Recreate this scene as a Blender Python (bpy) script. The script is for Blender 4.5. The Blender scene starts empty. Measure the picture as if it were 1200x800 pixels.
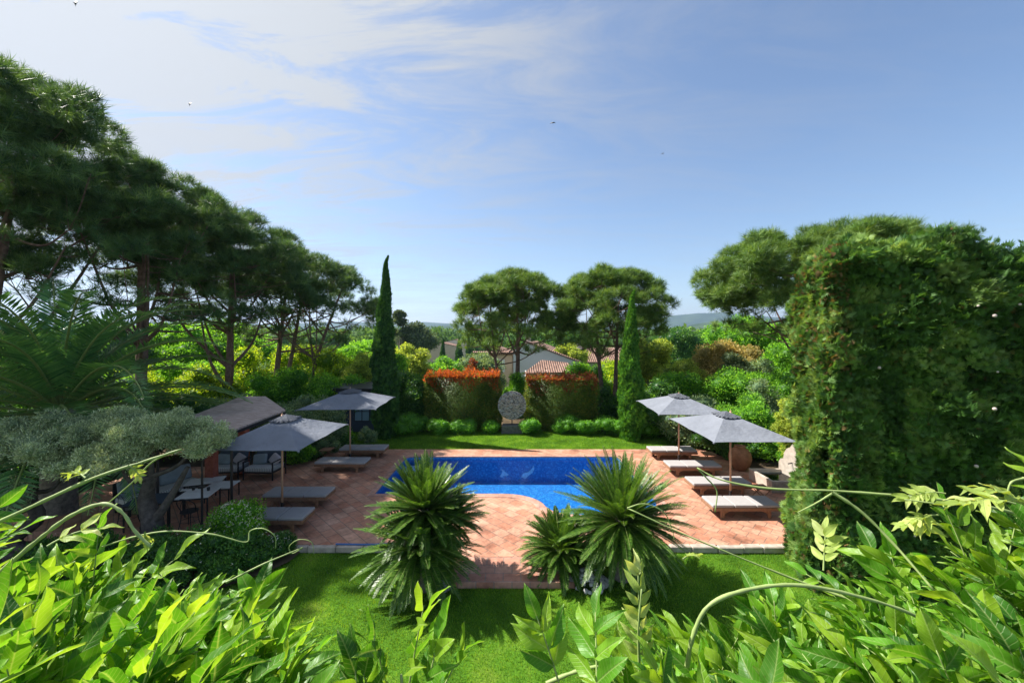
import bpy, bmesh, math, random
import numpy as np
from mathutils import Vector, Matrix
R = math.radians
PI = math.pi
random.seed(7)
rng = np.random.default_rng(11)
scene = bpy.context.scene
COL = scene.collection

# ------------------------------------------------------------------ layout
FP, HY, CZ = 467.0, 392.0, 5.2        # focal length in photo pixels, horizon row, eye height (m)
def ground_pt(px, py, z=0.0):
    s = (py-HY)/(CZ-z); return (px-600)/s, FP/s
def XZ(px, py, Y):
    s = FP/Y; return (px-600)/s, CZ-(py-HY)/s

def terrain(x, y):
    t = min(max((y-25)/40.0, 0), 1); t = t*t*(3-2*t)
    return -0.25-2.9*t

# ------------------------------------------------------------------ scene graph helpers
def tag(o, label=None, cat=None, group=None, kind=None):
    if label: o['label'] = label
    if cat: o['category'] = cat
    if group: o['group'] = group
    if kind: o['kind'] = kind
    return o
def thing(name, label, cat, loc=(0,0,0), rz=0, group=None):
    o = bpy.data.objects.new(name, None); COL.objects.link(o)
    o.empty_display_size = .2
    o.location = loc; o.rotation_euler = (0,0,rz)
    return tag(o, label, cat, group)
def link(name, me, mat, parent=None, loc=None):
    if mat is not None:
        me.materials.clear(); me.materials.append(mat)
    o = bpy.data.objects.new(name, me); COL.objects.link(o)
    if parent: o.parent = parent
    if loc: o.location = loc
    return o
def copy_tree(o, parent=None):
    c = o.copy(); COL.objects.link(c); c.parent = parent
    for ch in list(o.children): copy_tree(ch, c)
    return c
def bm_obj(name, bm, mat, parent=None, loc=None, smooth=False):
    me = bpy.data.meshes.new(name); bm.to_mesh(me); bm.free()
    if smooth:
        me.polygons.foreach_set('use_smooth', [True]*len(me.polygons))
    return link(name, me, mat, parent, loc)
def bx(bm, c, size, rot=None, bev=0.0, seg=1):
    t = bmesh.new(); bmesh.ops.create_cube(t, size=1)
    bmesh.ops.scale(t, vec=size, verts=t.verts)
    if bev > 0: bmesh.ops.bevel(t, geom=t.edges[:], offset=bev, segments=seg, affect='EDGES', profile=.5)
    if rot is not None: bmesh.ops.rotate(t, matrix=rot.to_3x3(), verts=t.verts)
    bmesh.ops.translate(t, vec=c, verts=t.verts)
    me = bpy.data.meshes.new('tmp'); t.to_mesh(me); t.free(); bm.from_mesh(me); bpy.data.meshes.remove(me)
def rod(bm, a, b, r0, r1=None, n=8):
    r1 = r0 if r1 is None else r1
    a = Vector(a); b = Vector(b); d = (b-a)
    q = d.to_track_quat('Z','Y').to_matrix().to_4x4()
    t = bmesh.new(); bmesh.ops.create_cone(t, cap_ends=True, segments=n, radius1=r0, radius2=r1, depth=d.length)
    bmesh.ops.transform(t, matrix=Matrix.Translation((a+b)/2) @ q, verts=t.verts)
    me = bpy.data.meshes.new('tmp'); t.to_mesh(me); t.free(); bm.from_mesh(me); bpy.data.meshes.remove(me)

# ------------------------------------------------------------------ numpy triangle soup
class Soup:
    def __init__(s): s.V=[]; s.F=[]; s.A=[]; s.T=[]; s.n=0; s.keep=False
    def add(s, V, F, a=0.5):
        V = np.asarray(V, np.float32); F = np.asarray(F, np.int32)
        s.V.append(V); s.F.append(F+s.n); s.n += len(V)
        s.A.append(np.full(len(F), a, np.float32) if np.isscalar(a) else np.asarray(a, np.float32))
    def mesh(s, name, smooth=False):
        V = np.concatenate(s.V); F = np.concatenate(s.F); A = np.concatenate(s.A)
        me = bpy.data.meshes.new(name)
        me.vertices.add(len(V)); me.vertices.foreach_set('co', V.ravel())
        me.loops.add(len(F)*3); me.loops.foreach_set('vertex_index', F.ravel())
        me.polygons.add(len(F)); me.polygons.foreach_set('loop_start', np.arange(0, len(F)*3, 3, dtype=np.int32))
        if smooth: me.polygons.foreach_set('use_smooth', np.ones(len(F), bool))
        at = me.attributes.new('rnd', 'FLOAT', 'FACE'); at.data.foreach_set('value', A)
        if s.T:
            at=me.attributes.new('leafco','FLOAT_VECTOR','POINT'); at.data.foreach_set('vector', np.concatenate(s.T).astype(np.float32).ravel())
        me.update(calc_edges=True)
        return me
    def obj(s, name, mat, parent=None, loc=None, smooth=False):
        return link(name, s.mesh(name, smooth), mat, parent, loc)
def unit(v): return v/np.maximum(np.linalg.norm(v, axis=-1, keepdims=True), 1e-9)
def frames(D, spin=None):
    D = unit(D); N = len(D)
    r = unit(rng.normal(size=(N,3))) if spin is None else spin
    X = unit(np.cross(r, D)); Y = np.cross(D, X)
    return np.stack([X, Y, D], axis=2)          # columns = images of the x, y, z axes
def scatter(s, tV, tF, P, M, S, A):
    N = len(P); S = np.asarray(S, np.float32)
    S = np.full((N,1,1), S) if S.ndim == 0 else S.reshape(N,1,1)
    V = np.einsum('nij,kj->nki', M, tV)*S + P[:,None,:]
    F = tF[None]+(np.arange(N)*len(tV))[:,None,None]
    A = np.full(N, A) if np.isscalar(A) else A
    s.add(V.reshape(-1,3), F.reshape(-1,3), np.repeat(A, len(tF)))
    if s.keep: s.T.append(np.tile(tV,(N,1)))
def leaf_t(w=.5, fold=.12):          # a folded kite leaf, one long, axis +Z
    return (np.array([[0,0,0],[w/2,fold,.45],[0,0,1],[-w/2,fold,.45]], np.float32),
            np.array([[0,1,2],[0,2,3]], np.int32))
LEAF = leaf_t(.5); NARROW = leaf_t(.24, .05); BROAD = leaf_t(.7, .15)
def fan_t(n=7, spread=1.1):           # flat spray of a cypress or thuja
    V=[]; F=[]
    for i in range(n):
        a = (i/(n-1)-.5)*2*spread; L = 1-.35*abs(a/spread); b = .35*(1-abs(a)/spread)
        d = np.array([math.sin(a), .12*math.cos(3*a), math.cos(a)]); p = np.array([-d[2],0,d[0]])*.085
        o = np.array([0, 0, b*.3])
        k = len(V); V += [o, o+d*L*.5+p, o+d*L, o+d*L*.5-p]; F += [[k,k+1,k+2],[k,k+2,k+3]]
    return np.array(V,np.float32), np.array(F,np.int32)
FAN = fan_t()
def tuft_t(n=14, w=.045, cone=1.15, seed=3):   # pine needle tuft
    g = np.random.default_rng(seed); V=[]; F=[]
    for i in range(n):
        th = g.uniform(0,2*PI); ph = cone*math.sqrt(g.uniform(.02,1))
        d = np.array([math.sin(ph)*math.cos(th), math.sin(ph)*math.sin(th), math.cos(ph)])
        p = np.cross(d, g.normal(size=3)); p = p/np.linalg.norm(p)*w; b = np.array([0,0,g.uniform(-.25,.35)])
        k=len(V); V += [b-p, b+p, b+d*g.uniform(.75,1.1)]; F.append([k,k+1,k+2])
    return np.array(V,np.float32), np.array(F,np.int32)
TUFT = tuft_t(16,.032,1.25); TUFT_FAR = tuft_t(9, .09, 1.2, 5)
def ico(sub):
    b = bmesh.new(); bmesh.ops.create_icosphere(b, subdivisions=sub, radius=1)
    V = np.array([v.co[:] for v in b.verts], np.float32); F = np.array([[v.index for v in f.verts] for f in b.faces], np.int32)
    b.free(); return V, F
ICO1 = ico(1); ICO2 = ico(2); ICO3 = ico(3)
def tube(s, pts, rad, n=6, a=.5):
    P = np.asarray(pts, float); K = len(P)
    rad = np.full(K, rad) if np.isscalar(rad) else np.asarray(rad, float)
    T = np.gradient(P, axis=0); T = unit(T)
    up = np.array([0,0,1.]) if abs(T[0][2]) < .9 else np.array([1.,0,0])
    V=[]
    for i in range(K):
        x = np.cross(up, T[i]); x /= max(np.linalg.norm(x),1e-6); y = np.cross(T[i], x); up = y if i else up
        up = np.cross(T[i], x)
        for k in range(n):
            t = 2*PI*k/n; V.append(P[i]+rad[i]*(math.cos(t)*x+math.sin(t)*y))
    F=[]
    for i in range(K-1):
        for k in range(n):
            a0=i*n+k; a1=i*n+(k+1)%n; F += [[a0,a1,a1+n],[a0,a1+n,a0+n]]
    V.append(P[-1]); e=len(V)-1
    for k in range(n): F.append([(K-1)*n+k, (K-1)*n+(k+1)%n, e])
    s.add(np.array(V), np.array(F), a)
def spline(pts, k=6):
    P = np.asarray(pts, float); Q=[]
    E = np.vstack([2*P[0]-P[1], P, 2*P[-1]-P[-2]])
    for i in range(1, len(E)-2):
        for j in range(k):
            t=j/k; a,b,c,d = E[i-1],E[i],E[i+1],E[i+2]
            Q.append(.5*((2*b)+(-a+c)*t+(2*a-5*b+4*c-d)*t*t+(-a+3*b-3*c+d)*t**3))
    Q.append(P[-1]); return np.array(Q)

def foliage(s, blobs, n, size, tmpl=LEAF, up=.3, out=.5, depth=.22, core=.75, zmin=None):
    """leaves spread through the shells of many lumps; blobs = rows of cx,cy,cz,rx,ry,rz"""
    B = np.asarray(blobs, float); w = (B[:,3]*B[:,4]+B[:,3]*B[:,5]+B[:,4]*B[:,5]); w /= w.sum()
    k = rng.choice(len(B), n, p=w); d = unit(rng.normal(size=(n,3)))
    r = 1+.08*rng.normal(size=(n,1))-np.abs(rng.normal(size=(n,1)))*depth
    P = B[k,:3]+d*B[k,3:]*np.maximum(r, .15)
    D = d*out+unit(rng.normal(size=(n,3)))*.75+np.array([0,0,up])
    A = rng.uniform(0,1,n)
    if zmin is not None:
        m = P[:,2] > zmin; P=P[m]; D=D[m]; A=A[m]
    S = size*rng.uniform(.6,1.25,len(P))
    scatter(s, tmpl[0], tmpl[1], P, frames(D), S, A)
    if core:
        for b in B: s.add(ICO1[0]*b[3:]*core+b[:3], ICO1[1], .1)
def lumps(rx, ry, rz, n, r, c=(0,0,0), flat=1.0, low=-.3):
    """lumps sitting on an ellipsoid so that its outline is uneven"""
    d = unit(rng.normal(size=(n*4,3))); d = d[d[:,2] > low][:n]
    q = rng.uniform(.55,.9,size=(len(d),1))
    P = d*np.array([rx,ry,rz])*q+np.array(c); rr = r*rng.uniform(.65,1.3,size=(len(d),1))
    return np.hstack([P, rr, rr, rr*flat])

# ------------------------------------------------------------------ materials
def new_mat(name):
    m = bpy.data.materials.new(name); m.use_nodes = True; nt = m.node_tree; nt.nodes.clear()
    out = nt.nodes.new('ShaderNodeOutputMaterial'); return m, nt, out
def N(nt, t, **k):
    n = nt.nodes.new(t)
    for a, b in k.items(): setattr(n, a, b)
    return n
def ramp(nt, fac, stops):
    r = N(nt,'ShaderNodeValToRGB'); e = r.color_ramp.elements
    while len(e) < len(stops): e.new(.5)
    for i,(p,c) in enumerate(stops): e[i].position = p; e[i].color = (*c,1)
    nt.links.new(fac, r.inputs[0]); return r.outputs[0]
def mixc(nt, f, a, b, mode='MIX'):
    m = N(nt,'ShaderNodeMix', data_type='RGBA', blend_type=mode)
    for v,i in ((f,0),(a,6),(b,7)):
        if hasattr(v,'links'): nt.links.new(v, m.inputs[i])
        else: m.inputs[i].default_value = v if i==0 else (*v,1)
    return m.outputs[2]
def noise(nt, scale, detail=4, vec=None, rough=.55, dist=0):
    n = N(nt,'ShaderNodeTexNoise'); n.inputs['Scale'].default_value=scale; n.inputs['Detail'].default_value=detail
    n.inputs['Roughness'].default_value=rough; n.inputs['Distortion'].default_value=dist
    if vec is None: vec = N(nt,'ShaderNodeNewGeometry').outputs['Position']
    nt.links.new(vec, n.inputs['Vector']); return n.outputs['Fac']
def bump(nt, h, strength=.3, dist=.02):
    b = N(nt,'ShaderNodeBump'); b.inputs['Strength'].default_value=strength; b.inputs['Distance'].default_value=dist
    nt.links.new(h, b.inputs['Height']); return b.outputs[0]
def principled(nt, out, base, rough=.6, spec=.5, normal=None, metal=0):
    p = N(nt,'ShaderNodeBsdfPrincipled')
    if hasattr(base,'links'): nt.links.new(base, p.inputs['Base Color'])
    else: p.inputs['Base Color'].default_value=(*base,1)
    if hasattr(rough,'links'): nt.links.new(rough, p.inputs['Roughness'])
    else: p.inputs['Roughness'].default_value=rough
    p.inputs['Specular IOR Level'].default_value=spec; p.inputs['Metallic'].default_value=metal
    if normal: nt.links.new(normal, p.inputs['Normal'])
    if out: nt.links.new(p.outputs[0], out.inputs[0])
    return p
LEAFGAIN=1.8
def leaf_mat(name, c0, c1, c2, trans=.4, rough=.55, spec=.25, tcol=1.6, nscale=1.2, veins=False):
    m, nt, out = new_mat(name)
    c0,c1,c2=[tuple(min(.75,x*LEAFGAIN) for x in c) for c in (c0,c1,c2)]
    a = N(nt,'ShaderNodeAttribute', attribute_name='rnd')
    col = ramp(nt, a.outputs['Fac'], [(0,c0),(.5,c1),(1,c2)])
    v = ramp(nt, noise(nt, nscale, 3), [(.3,(.62,.66,.6)),(.7,(1.3,1.25,1.15))])
    col = mixc(nt, 1.0, col, v, 'MULTIPLY'); nor=None
    if veins:
        at = N(nt,'ShaderNodeAttribute', attribute_name='leafco'); sp = N(nt,'ShaderNodeSeparateXYZ'); nt.links.new(at.outputs['Vector'], sp.inputs[0])
        def mm(op,a,b=None):
            n=N(nt,'ShaderNodeMath',operation=op)
            for i,q in enumerate((a,b)):
                if q is None: continue
                if hasattr(q,'links'): nt.links.new(q,n.inputs[i])
                else: n.inputs[i].default_value=q
            return n.outputs[0]
        ax = mm('ABSOLUTE', sp.outputs[0]); w_ = mm('SINE', mm('MULTIPLY', mm('SUBTRACT', sp.outputs[2], mm('MULTIPLY', ax, .9)), 62))
        side = ramp(nt, w_, [(.80,(0,0,0)),(1,(1,1,1))]); mid = ramp(nt, ax, [(.0,(1,1,1)),(.022,(0,0,0))])
        vn = mm('MINIMUM', mm('ADD', mm('MULTIPLY', side, .4), mid), 1.0)
        spots = ramp(nt, noise(nt, 130, 5), [(.62,(1,1,1)),(.72,(.75,.62,.35))])
        col = mixc(nt, 1.0, col, spots, 'MULTIPLY')
        col = mixc(nt, mm('MULTIPLY', vn, .4), col, (.5,.6,.22)); nor = bump(nt, mm('ADD', vn, mm('MULTIPLY', noise(nt, 160, 3), .6)), .5, .0012)
    p = principled(nt, None, col, rough, spec, nor)
    t = N(nt,'ShaderNodeBsdfTranslucent')
    tc = mixc(nt, 1.0, col, (1.15*tcol, 1.0*tcol, .45*tcol), 'MULTIPLY'); nt.links.new(tc, t.inputs[0])
    mx = N(nt,'ShaderNodeMixShader'); mx.inputs[0].default_value=trans
    nt.links.new(p.outputs[0], mx.inputs[1]); nt.links.new(t.outputs[0], mx.inputs[2]); nt.links.new(mx.outputs[0], out.inputs[0])
    return m
def plain(name, c, rough=.6, spec=.4, metal=0, var=.15, scale=6, bmp=.0, dist=.01):
    m, nt, out = new_mat(name)
    n = noise(nt, scale, 6)
    col = ramp(nt, n, [(.25, tuple(x*(1-var) for x in c)), (.75, tuple(min(1,x*(1+var)) for x in c))])
    nor = bump(nt, noise(nt, scale*4, 5), bmp, dist) if bmp else None
    principled(nt, out, col, rough, spec, nor, metal); return m

M = {}
M['pine']   = leaf_mat('pine needles', (.02,.05,.02),(.042,.09,.03),(.08,.14,.045), .28, .5, .3)
M['pine_far'] = leaf_mat('bright pine needles', (.03,.065,.015),(.06,.12,.025),(.12,.18,.045), .3, .5, .3)
M['cypress']= leaf_mat('cypress foliage', (.012,.04,.012),(.025,.075,.018),(.05,.12,.025), .2, .6, .2)
M['thuja']  = leaf_mat('clipped conifer foliage', (.025,.065,.016),(.055,.125,.028),(.13,.2,.06), .38, .55, .3, nscale=1.6)
M['thuja_dry'] = leaf_mat('dry brown conifer foliage', (.07,.045,.02),(.13,.09,.035),(.13,.14,.04), .3, .7, .2)
M['olive']  = leaf_mat('olive leaves', (.1,.14,.075),(.22,.28,.165),(.38,.43,.3), .2, .5, .35)
M['palm']   = leaf_mat('palm leaflets', (.025,.08,.03),(.06,.15,.05),(.12,.23,.07), .35, .38, .6)
M['cycad']  = leaf_mat('cycad leaflets', (.016,.045,.01),(.045,.1,.015),(.1,.17,.022), .28, .36, .5)
M['box'] = leaf_mat('boxwood leaves', (0.0375, 0.1125, 0.0125),(0.0875, 0.2375, 0.0225),(0.15, 0.35, 0.0375), 0.43, .5, .3)
M['hedge']  = leaf_mat('photinia leaves', (.04,.075,.012),(.075,.13,.02),(.15,.13,.025), .35, .45, .4)
M['red']    = leaf_mat('red photinia shoots', (.14,.05,.012),(.3,.06,.02),(.3,.11,.03), .4, .45, .4, tcol=1.5)
M['redr']   = leaf_mat('dull red photinia shoots', (.12,.04,.018),(.23,.05,.025),(.2,.1,.03), .35, .45, .4, tcol=1.4)
M['lime'] = leaf_mat('yellow green leaves', (.07,.14,.01),(.16,.26,.016),(.3,.35,.03), .5, .5, .3)
M['green'] = leaf_mat('fresh green leaves', (0.0375, 0.1125, 0.0125),(0.0875, 0.225, 0.0225),(0.175, 0.3375, 0.0375), 0.5, .5, .3)
M['deep'] = leaf_mat('deep green leaves', (0.0156, 0.0585, 0.013),(0.039, 0.1105, 0.0195),(0.078, 0.169, 0.0325), 0.38, .45, .4)
M['grey'] = leaf_mat('grey green leaves', (0.0575, 0.1035, 0.0575),(0.115, 0.1725, 0.092),(0.1955, 0.253, 0.138), 0.33, .6, .2)
M['gold'] = leaf_mat('golden brown flowering leaves', (.13,.12,.04),(.25,.2,.08),(.34,.29,.15), .38, .6, .2)
M['sage'] = leaf_mat('pale olive green leaves', (0.0945, 0.135, 0.027),(0.189, 0.2565, 0.0473),(0.297, 0.351, 0.081), 0.43, .6, .2)
M['euca']   = leaf_mat('dusty green leaves', (.03,.05,.03),(.06,.09,.045),(.1,.13,.07), .25, .6, .2)
M['wood_far'] = leaf_mat('distant woodland', (.02,.05,.012),(.045,.095,.02),(.09,.16,.035), .3, .7, .1, nscale=.02)
M['wist']   = leaf_mat('wisteria leaflets', (.02,.08,.006),(.07,.19,.012),(.16,.26,.02), .48, .42, .4, tcol=1.35, nscale=9, veins=True)
M['wist_pale'] = leaf_mat('young wisteria leaflets', (.18,.25,.05),(.26,.33,.09),(.33,.37,.15), .45, .5, .3, tcol=1.2, nscale=9, veins=True)
M['stem']   = plain('green vine stem', (.28,.36,.12), .55, .4, var=.25, scale=30)
M['white_fl'] = leaf_mat('white petals', (.6,.6,.55),(.7,.7,.66),(.75,.74,.7), .3, .6, .2)
M['barkd']  = plain('dark olive bark', (.1,.085,.075), .9, .1, var=.5, scale=9, bmp=.8, dist=.03)
M['bark']   = plain('pine bark', (.2,.13,.1), .9, .1, var=.5, scale=7, bmp=.8, dist=.03)
M['barkg']  = plain('grey bark', (.22,.19,.16), .9, .1, var=.5, scale=9, bmp=.8, dist=.03)
M['rachis'] = plain('palm midrib', (.2,.26,.07), .5, .4, var=.2)
M['teak']   = plain('weathered teak', (.26,.14,.08), .6, .3, var=.3, scale=14)
M['polew']  = plain('umbrella pole wood', (.5,.3,.19), .5, .4, var=.15, scale=10)
M['canvas'] = plain('slate grey canvas', (.185,.2,.235), .85, .2, var=.14, scale=1.7, bmp=.7, dist=.05)
M['cush']   = plain('pale grey cushion cloth', (.37,.35,.345), .9, .1, var=.05, scale=5, bmp=.15)
M['black']  = plain('black painted metal', (.018,.018,.02), .45, .5, var=.2)
M['slate']  = plain('dark blue cushion cloth', (.07,.09,.12), .9, .1, var=.1)
M['greyc']  = plain('grey blue cushion cloth', (.24,.28,.31), .9, .1, var=.1)
M['mauve']  = plain('pale mauve cushion cloth', (.42,.38,.4), .9, .1, var=.1)
M['whitep'] = plain('white table top', (.72,.72,.72), .4, .4, var=.05)
M['terra']  = plain('terracotta', (.3,.15,.08), .85, .15, var=.35, scale=5, bmp=.4)
M['stone']  = plain('weathered limestone', (.42,.36,.3), .9, .15, var=.3, scale=6, bmp=.5)
M['stonedk']= plain('dark mossy stone', (.13,.13,.12), .9, .15, var=.4, scale=7, bmp=.6)
M['cobble'] = plain('grey cobble', (.36,.35,.34), .8, .2, var=.45, scale=8, bmp=.3)
M['bluep']  = plain('blue plastic hose', (.03,.12,.35), .4, .5, var=.1)
M['render'] = plain('cream render', (.62,.54,.47), .9, .1, var=.06, scale=1)
M['renderp']= plain('pink render', (.58,.42,.32), .9, .1, var=.08, scale=1)
M['renderg']= plain('pale grey render', (.55,.54,.54), .9, .1, var=.05, scale=1)
M['shutter']= plain('pale shutter', (.6,.6,.6), .6, .3, var=.05)
M['pinkp']  = plain('brick red masonry', (.32,.1,.07), .9, .1, var=.3, scale=10, bmp=.5)
M['reed']   = None

def stripe_mat():
    m, nt, out = new_mat('striped seat cloth')
    w = N(nt,'ShaderNodeTexWave', wave_type='BANDS', bands_direction='X'); w.inputs['Scale'].default_value=5
    g = N(nt,'ShaderNodeTexCoord'); nt.links.new(g.outputs['Object'], w.inputs['Vector'])
    principled(nt, out, ramp(nt, w.outputs['Fac'], [(.45,(.33,.34,.35)),(.55,(.6,.59,.57))]), .9, .1); return m
M['stripe'] = stripe_mat()
def reed_mat():
    m, nt, out = new_mat('weathered reed matting')
    g = N(nt,'ShaderNodeTexCoord'); mp = N(nt,'ShaderNodeMapping'); mp.inputs['Scale'].default_value=(3,40,3)
    mp.inputs['Rotation'].default_value=(0,0,R(25))
    nt.links.new(g.outputs['Object'], mp.inputs[0])
    n = noise(nt, 1.0, 6, mp.outputs[0])
    principled(nt, out, ramp(nt, n, [(.3,(.22,.15,.12)),(.7,(.62,.5,.43))]), .9, .1, bump(nt, n, .8, .03)); return m
M['reed'] = reed_mat()
def tile_mat(name, c1, c2, grout, w=.36, h=.36, rot=45, off=.5, mort=.012):
    m, nt, out = new_mat(name)
    g = N(nt,'ShaderNodeNewGeometry'); mp = N(nt,'ShaderNodeMapping'); mp.inputs['Rotation'].default_value=(0,0,R(rot))
    nt.links.new(g.outputs['Position'], mp.inputs[0])
    b = N(nt,'ShaderNodeTexBrick', offset=off); nt.links.new(mp.outputs[0], b.inputs['Vector'])
    b.inputs['Scale'].default_value=1; b.inputs['Brick Width'].default_value=w; b.inputs['Row Height'].default_value=h
    b.inputs['Mortar Size'].default_value=mort; b.inputs['Mortar Smooth'].default_value=.4
    b.inputs['Color1'].default_value=(*c1,1); b.inputs['Color2'].default_value=(*c2,1); b.inputs['Mortar'].default_value=(*grout,1)
    col = mixc(nt, 1, b.outputs['Color'], ramp(nt, noise(nt, 1.3, 7), [(.3,(.72,.7,.7)),(.5,(1,1,1)),(.72,(1.3,1.35,1.4))]), 'MULTIPLY')
    col = mixc(nt, 1, col, ramp(nt, noise(nt, 9, 5), [(.3,(.82,.8,.8)),(.7,(1.15,1.17,1.2))]), 'MULTIPLY')
    col = mixc(nt, 1, col, ramp(nt, noise(nt, .55, 9, None, .7), [(.36,(.55,.5,.48)),(.46,(1,1,1)),(.62,(1,1,1)),(.7,(1.25,1.3,1.3))]), 'MULTIPLY')
    inv = N(nt,'ShaderNodeMath', operation='SUBTRACT'); inv.inputs[0].default_value=1; nt.links.new(b.outputs['Fac'], inv.inputs[1])
    ad = N(nt,'ShaderNodeMath', operation='ADD'); nt.links.new(inv.outputs[0], ad.inputs[0])
    ml = N(nt,'ShaderNodeMath', operation='MULTIPLY'); ml.inputs[1].default_value=.6; nt.links.new(noise(nt,12,4), ml.inputs[0]); nt.links.new(ml.outputs[0], ad.inputs[1])
    principled(nt, out, col, .62, .35, bump(nt, ad.outputs[0], .45, .012)); return m
M['tile']  = tile_mat('terracotta paving', (.43,.185,.11),(.50,.28,.185),(.22,.145,.105), .40, .32, 45)
M['tilep'] = tile_mat('terracotta border paving', (.40,.17,.11),(.50,.27,.19),(.27,.2,.16), .38, .30, 0)
M['coping']= tile_mat('pool coping', (.42,.21,.15),(.48,.28,.21),(.3,.22,.18), .42, .5, 0, 0)
def mosaic():
    m, nt, out = new_mat('blue glass mosaic')
    g = N(nt,'ShaderNodeNewGeometry'); v = N(nt,'ShaderNodeTexVoronoi'); v.inputs['Scale'].default_value=17; v.inputs['Randomness'].default_value=.6
    nt.links.new(g.outputs['Position'], v.inputs['Vector'])
    sp = N(nt,'ShaderNodeSeparateColor'); nt.links.new(v.outputs['Color'], sp.inputs[0])
    col = ramp(nt, sp.outputs[0], [(0,(.02,.14,.4)),(.5,(.03,.19,.48)),(.85,(.045,.26,.57)),(1,(.08,.36,.66))])
    principled(nt, out, col, .3, .5); return m
M['mosaic'] = mosaic()
M['inlay'] = plain('pale mosaic inlay', (.5,.62,.75), .4, .5, var=.3, scale=12)
def water():
    m, nt, out = new_mat('pool water')
    b = bump(nt, noise(nt, 4, 4, dist=1.0), .3, .02)
    f = N(nt,'ShaderNodeFresnel'); f.inputs[0].default_value=1.3; nt.links.new(b, f.inputs[1])
    t = N(nt,'ShaderNodeBsdfTransparent'); t.inputs[0].default_value=(.72,.88,.97,1)
    gl = N(nt,'ShaderNodeBsdfGlossy'); gl.inputs['Roughness'].default_value=.03; nt.links.new(b, gl.inputs['Normal'])
    mx = N(nt,'ShaderNodeMixShader'); nt.links.new(f.outputs[0], mx.inputs[0]); nt.links.new(t.outputs[0], mx.inputs[1]); nt.links.new(gl.outputs[0], mx.inputs[2])
    nt.links.new(mx.outputs[0], out.inputs[0]); return m
M['water'] = water()
def glass():
    m, nt, out = new_mat('window glass'); principled(nt, out, (.25,.38,.45), .08, .9); return m
M['glass'] = glass()
def grassm():
    m, nt, out = new_mat('lawn turf')
    c = ramp(nt, noise(nt, 1.1, 5), [(.3,(.035,.1,.008)),(.55,(.07,.17,.012)),(.75,(.15,.21,.03))])
    c = mixc(nt, 1, c, ramp(nt, noise(nt, 30, 4), [(.3,(.6,.65,.6)),(.7,(1.35,1.3,1.2))]), 'MULTIPLY')
    principled(nt, out, c, .9, .1, bump(nt, noise(nt, 60, 3), .6, .02)); return m
M['turf'] = grassm()
M['blade'] = leaf_mat('grass blades', (.04,.1,.008),(.075,.17,.012),(.15,.23,.03), .45, .5, .3, nscale=1.1)
def soilm():
    m, nt, out = new_mat('garden soil')
    c = ramp(nt, noise(nt, 1.5, 6), [(.3,(.06,.045,.03)),(.55,(.11,.08,.05)),(.75,(.08,.1,.03))])
    principled(nt, out, c, .95, .1, bump(nt, noise(nt, 14, 5), .6, .03)); return m
M['soil'] = soilm()
def groundm():
    m, nt, out = new_mat('countryside ground')
    near = ramp(nt, noise(nt, .8, 6), [(.3,(.05,.04,.025)),(.55,(.08,.075,.035)),(.75,(.06,.1,.02))])
    far = ramp(nt, noise(nt, .012, 6), [(.35,(.04,.09,.02)),(.55,(.08,.13,.035)),(.7,(.16,.17,.07))])
    g = N(nt,'ShaderNodeNewGeometry'); s = N(nt,'ShaderNodeSeparateXYZ'); nt.links.new(g.outputs['Position'], s.inputs[0])
    f = ramp(nt, noise(nt,.05,2), [(0,(0,0,0)),(1,(1,1,1))])
    mr = N(nt,'ShaderNodeMapRange'); mr.inputs['From Min'].default_value=25; mr.inputs['From Max'].default_value=45; nt.links.new(s.outputs[1], mr.inputs[0])
    principled(nt, out, mixc(nt, mr.outputs[0], near, far), .95, .1); return m
M['ground'] = groundm()
def hillm():
    m, nt, out = new_mat('wooded hills')
    c = ramp(nt, noise(nt, .006, 8), [(.35,(.025,.05,.015)),(.6,(.05,.085,.025)),(.75,(.12,.13,.06))])
    principled(nt, out, c, .95, .05); return m
M['hill'] = hillm()
def rooft():
    m, nt, out = new_mat('clay roof tiles')
    g = N(nt,'ShaderNodeTexCoord'); w = N(nt,'ShaderNodeTexWave', bands_direction='X'); w.inputs['Scale'].default_value=1.3
    nt.links.new(g.outputs['Object'], w.inputs['Vector'])
    c = ramp(nt, noise(nt, 3, 6, g.outputs['Object']), [(.3,(.2,.12,.09)),(.6,(.34,.21,.16)),(.75,(.46,.36,.3))])
    c = mixc(nt, 1, c, ramp(nt, w.outputs['Fac'], [(0,(.5,.5,.5)),(.5,(1.1,1.1,1.1))]), 'MULTIPLY')
    principled(nt, out, c, .85, .15, bump(nt, w.outputs['Fac'], .9, .08)); return m
M['roof'] = rooft()
def discm():
    m, nt, out = new_mat('carved grey stone')
    g = N(nt,'ShaderNodeTexCoord'); v = N(nt,'ShaderNodeTexVoronoi', feature='DISTANCE_TO_EDGE'); v.inputs['Scale'].default_value=5.5
    mp = N(nt,'ShaderNodeMapping'); mp.inputs['Scale'].default_value=(1,1,2.2); mp.inputs['Rotation'].default_value=(0,R(35),0)
    nt.links.new(g.outputs['Object'], mp.inputs[0])
    ns = N(nt,'ShaderNodeTexNoise'); ns.inputs['Scale'].default_value=3; nt.links.new(mp.outputs[0], ns.inputs['Vector'])
    vm = mixc(nt, .35, mp.outputs[0], ns.outputs['Color']); nt.links.new(vm, v.inputs['Vector'])
    c = ramp(nt, v.outputs['Distance'], [(0,(.07,.065,.06)),(.1,(.3,.28,.27)),(.35,(.5,.48,.46))])
    principled(nt, out, c, .85, .2, bump(nt, v.outputs['Distance'], 1, .06)); return m
M['disc'] = discm()

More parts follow.
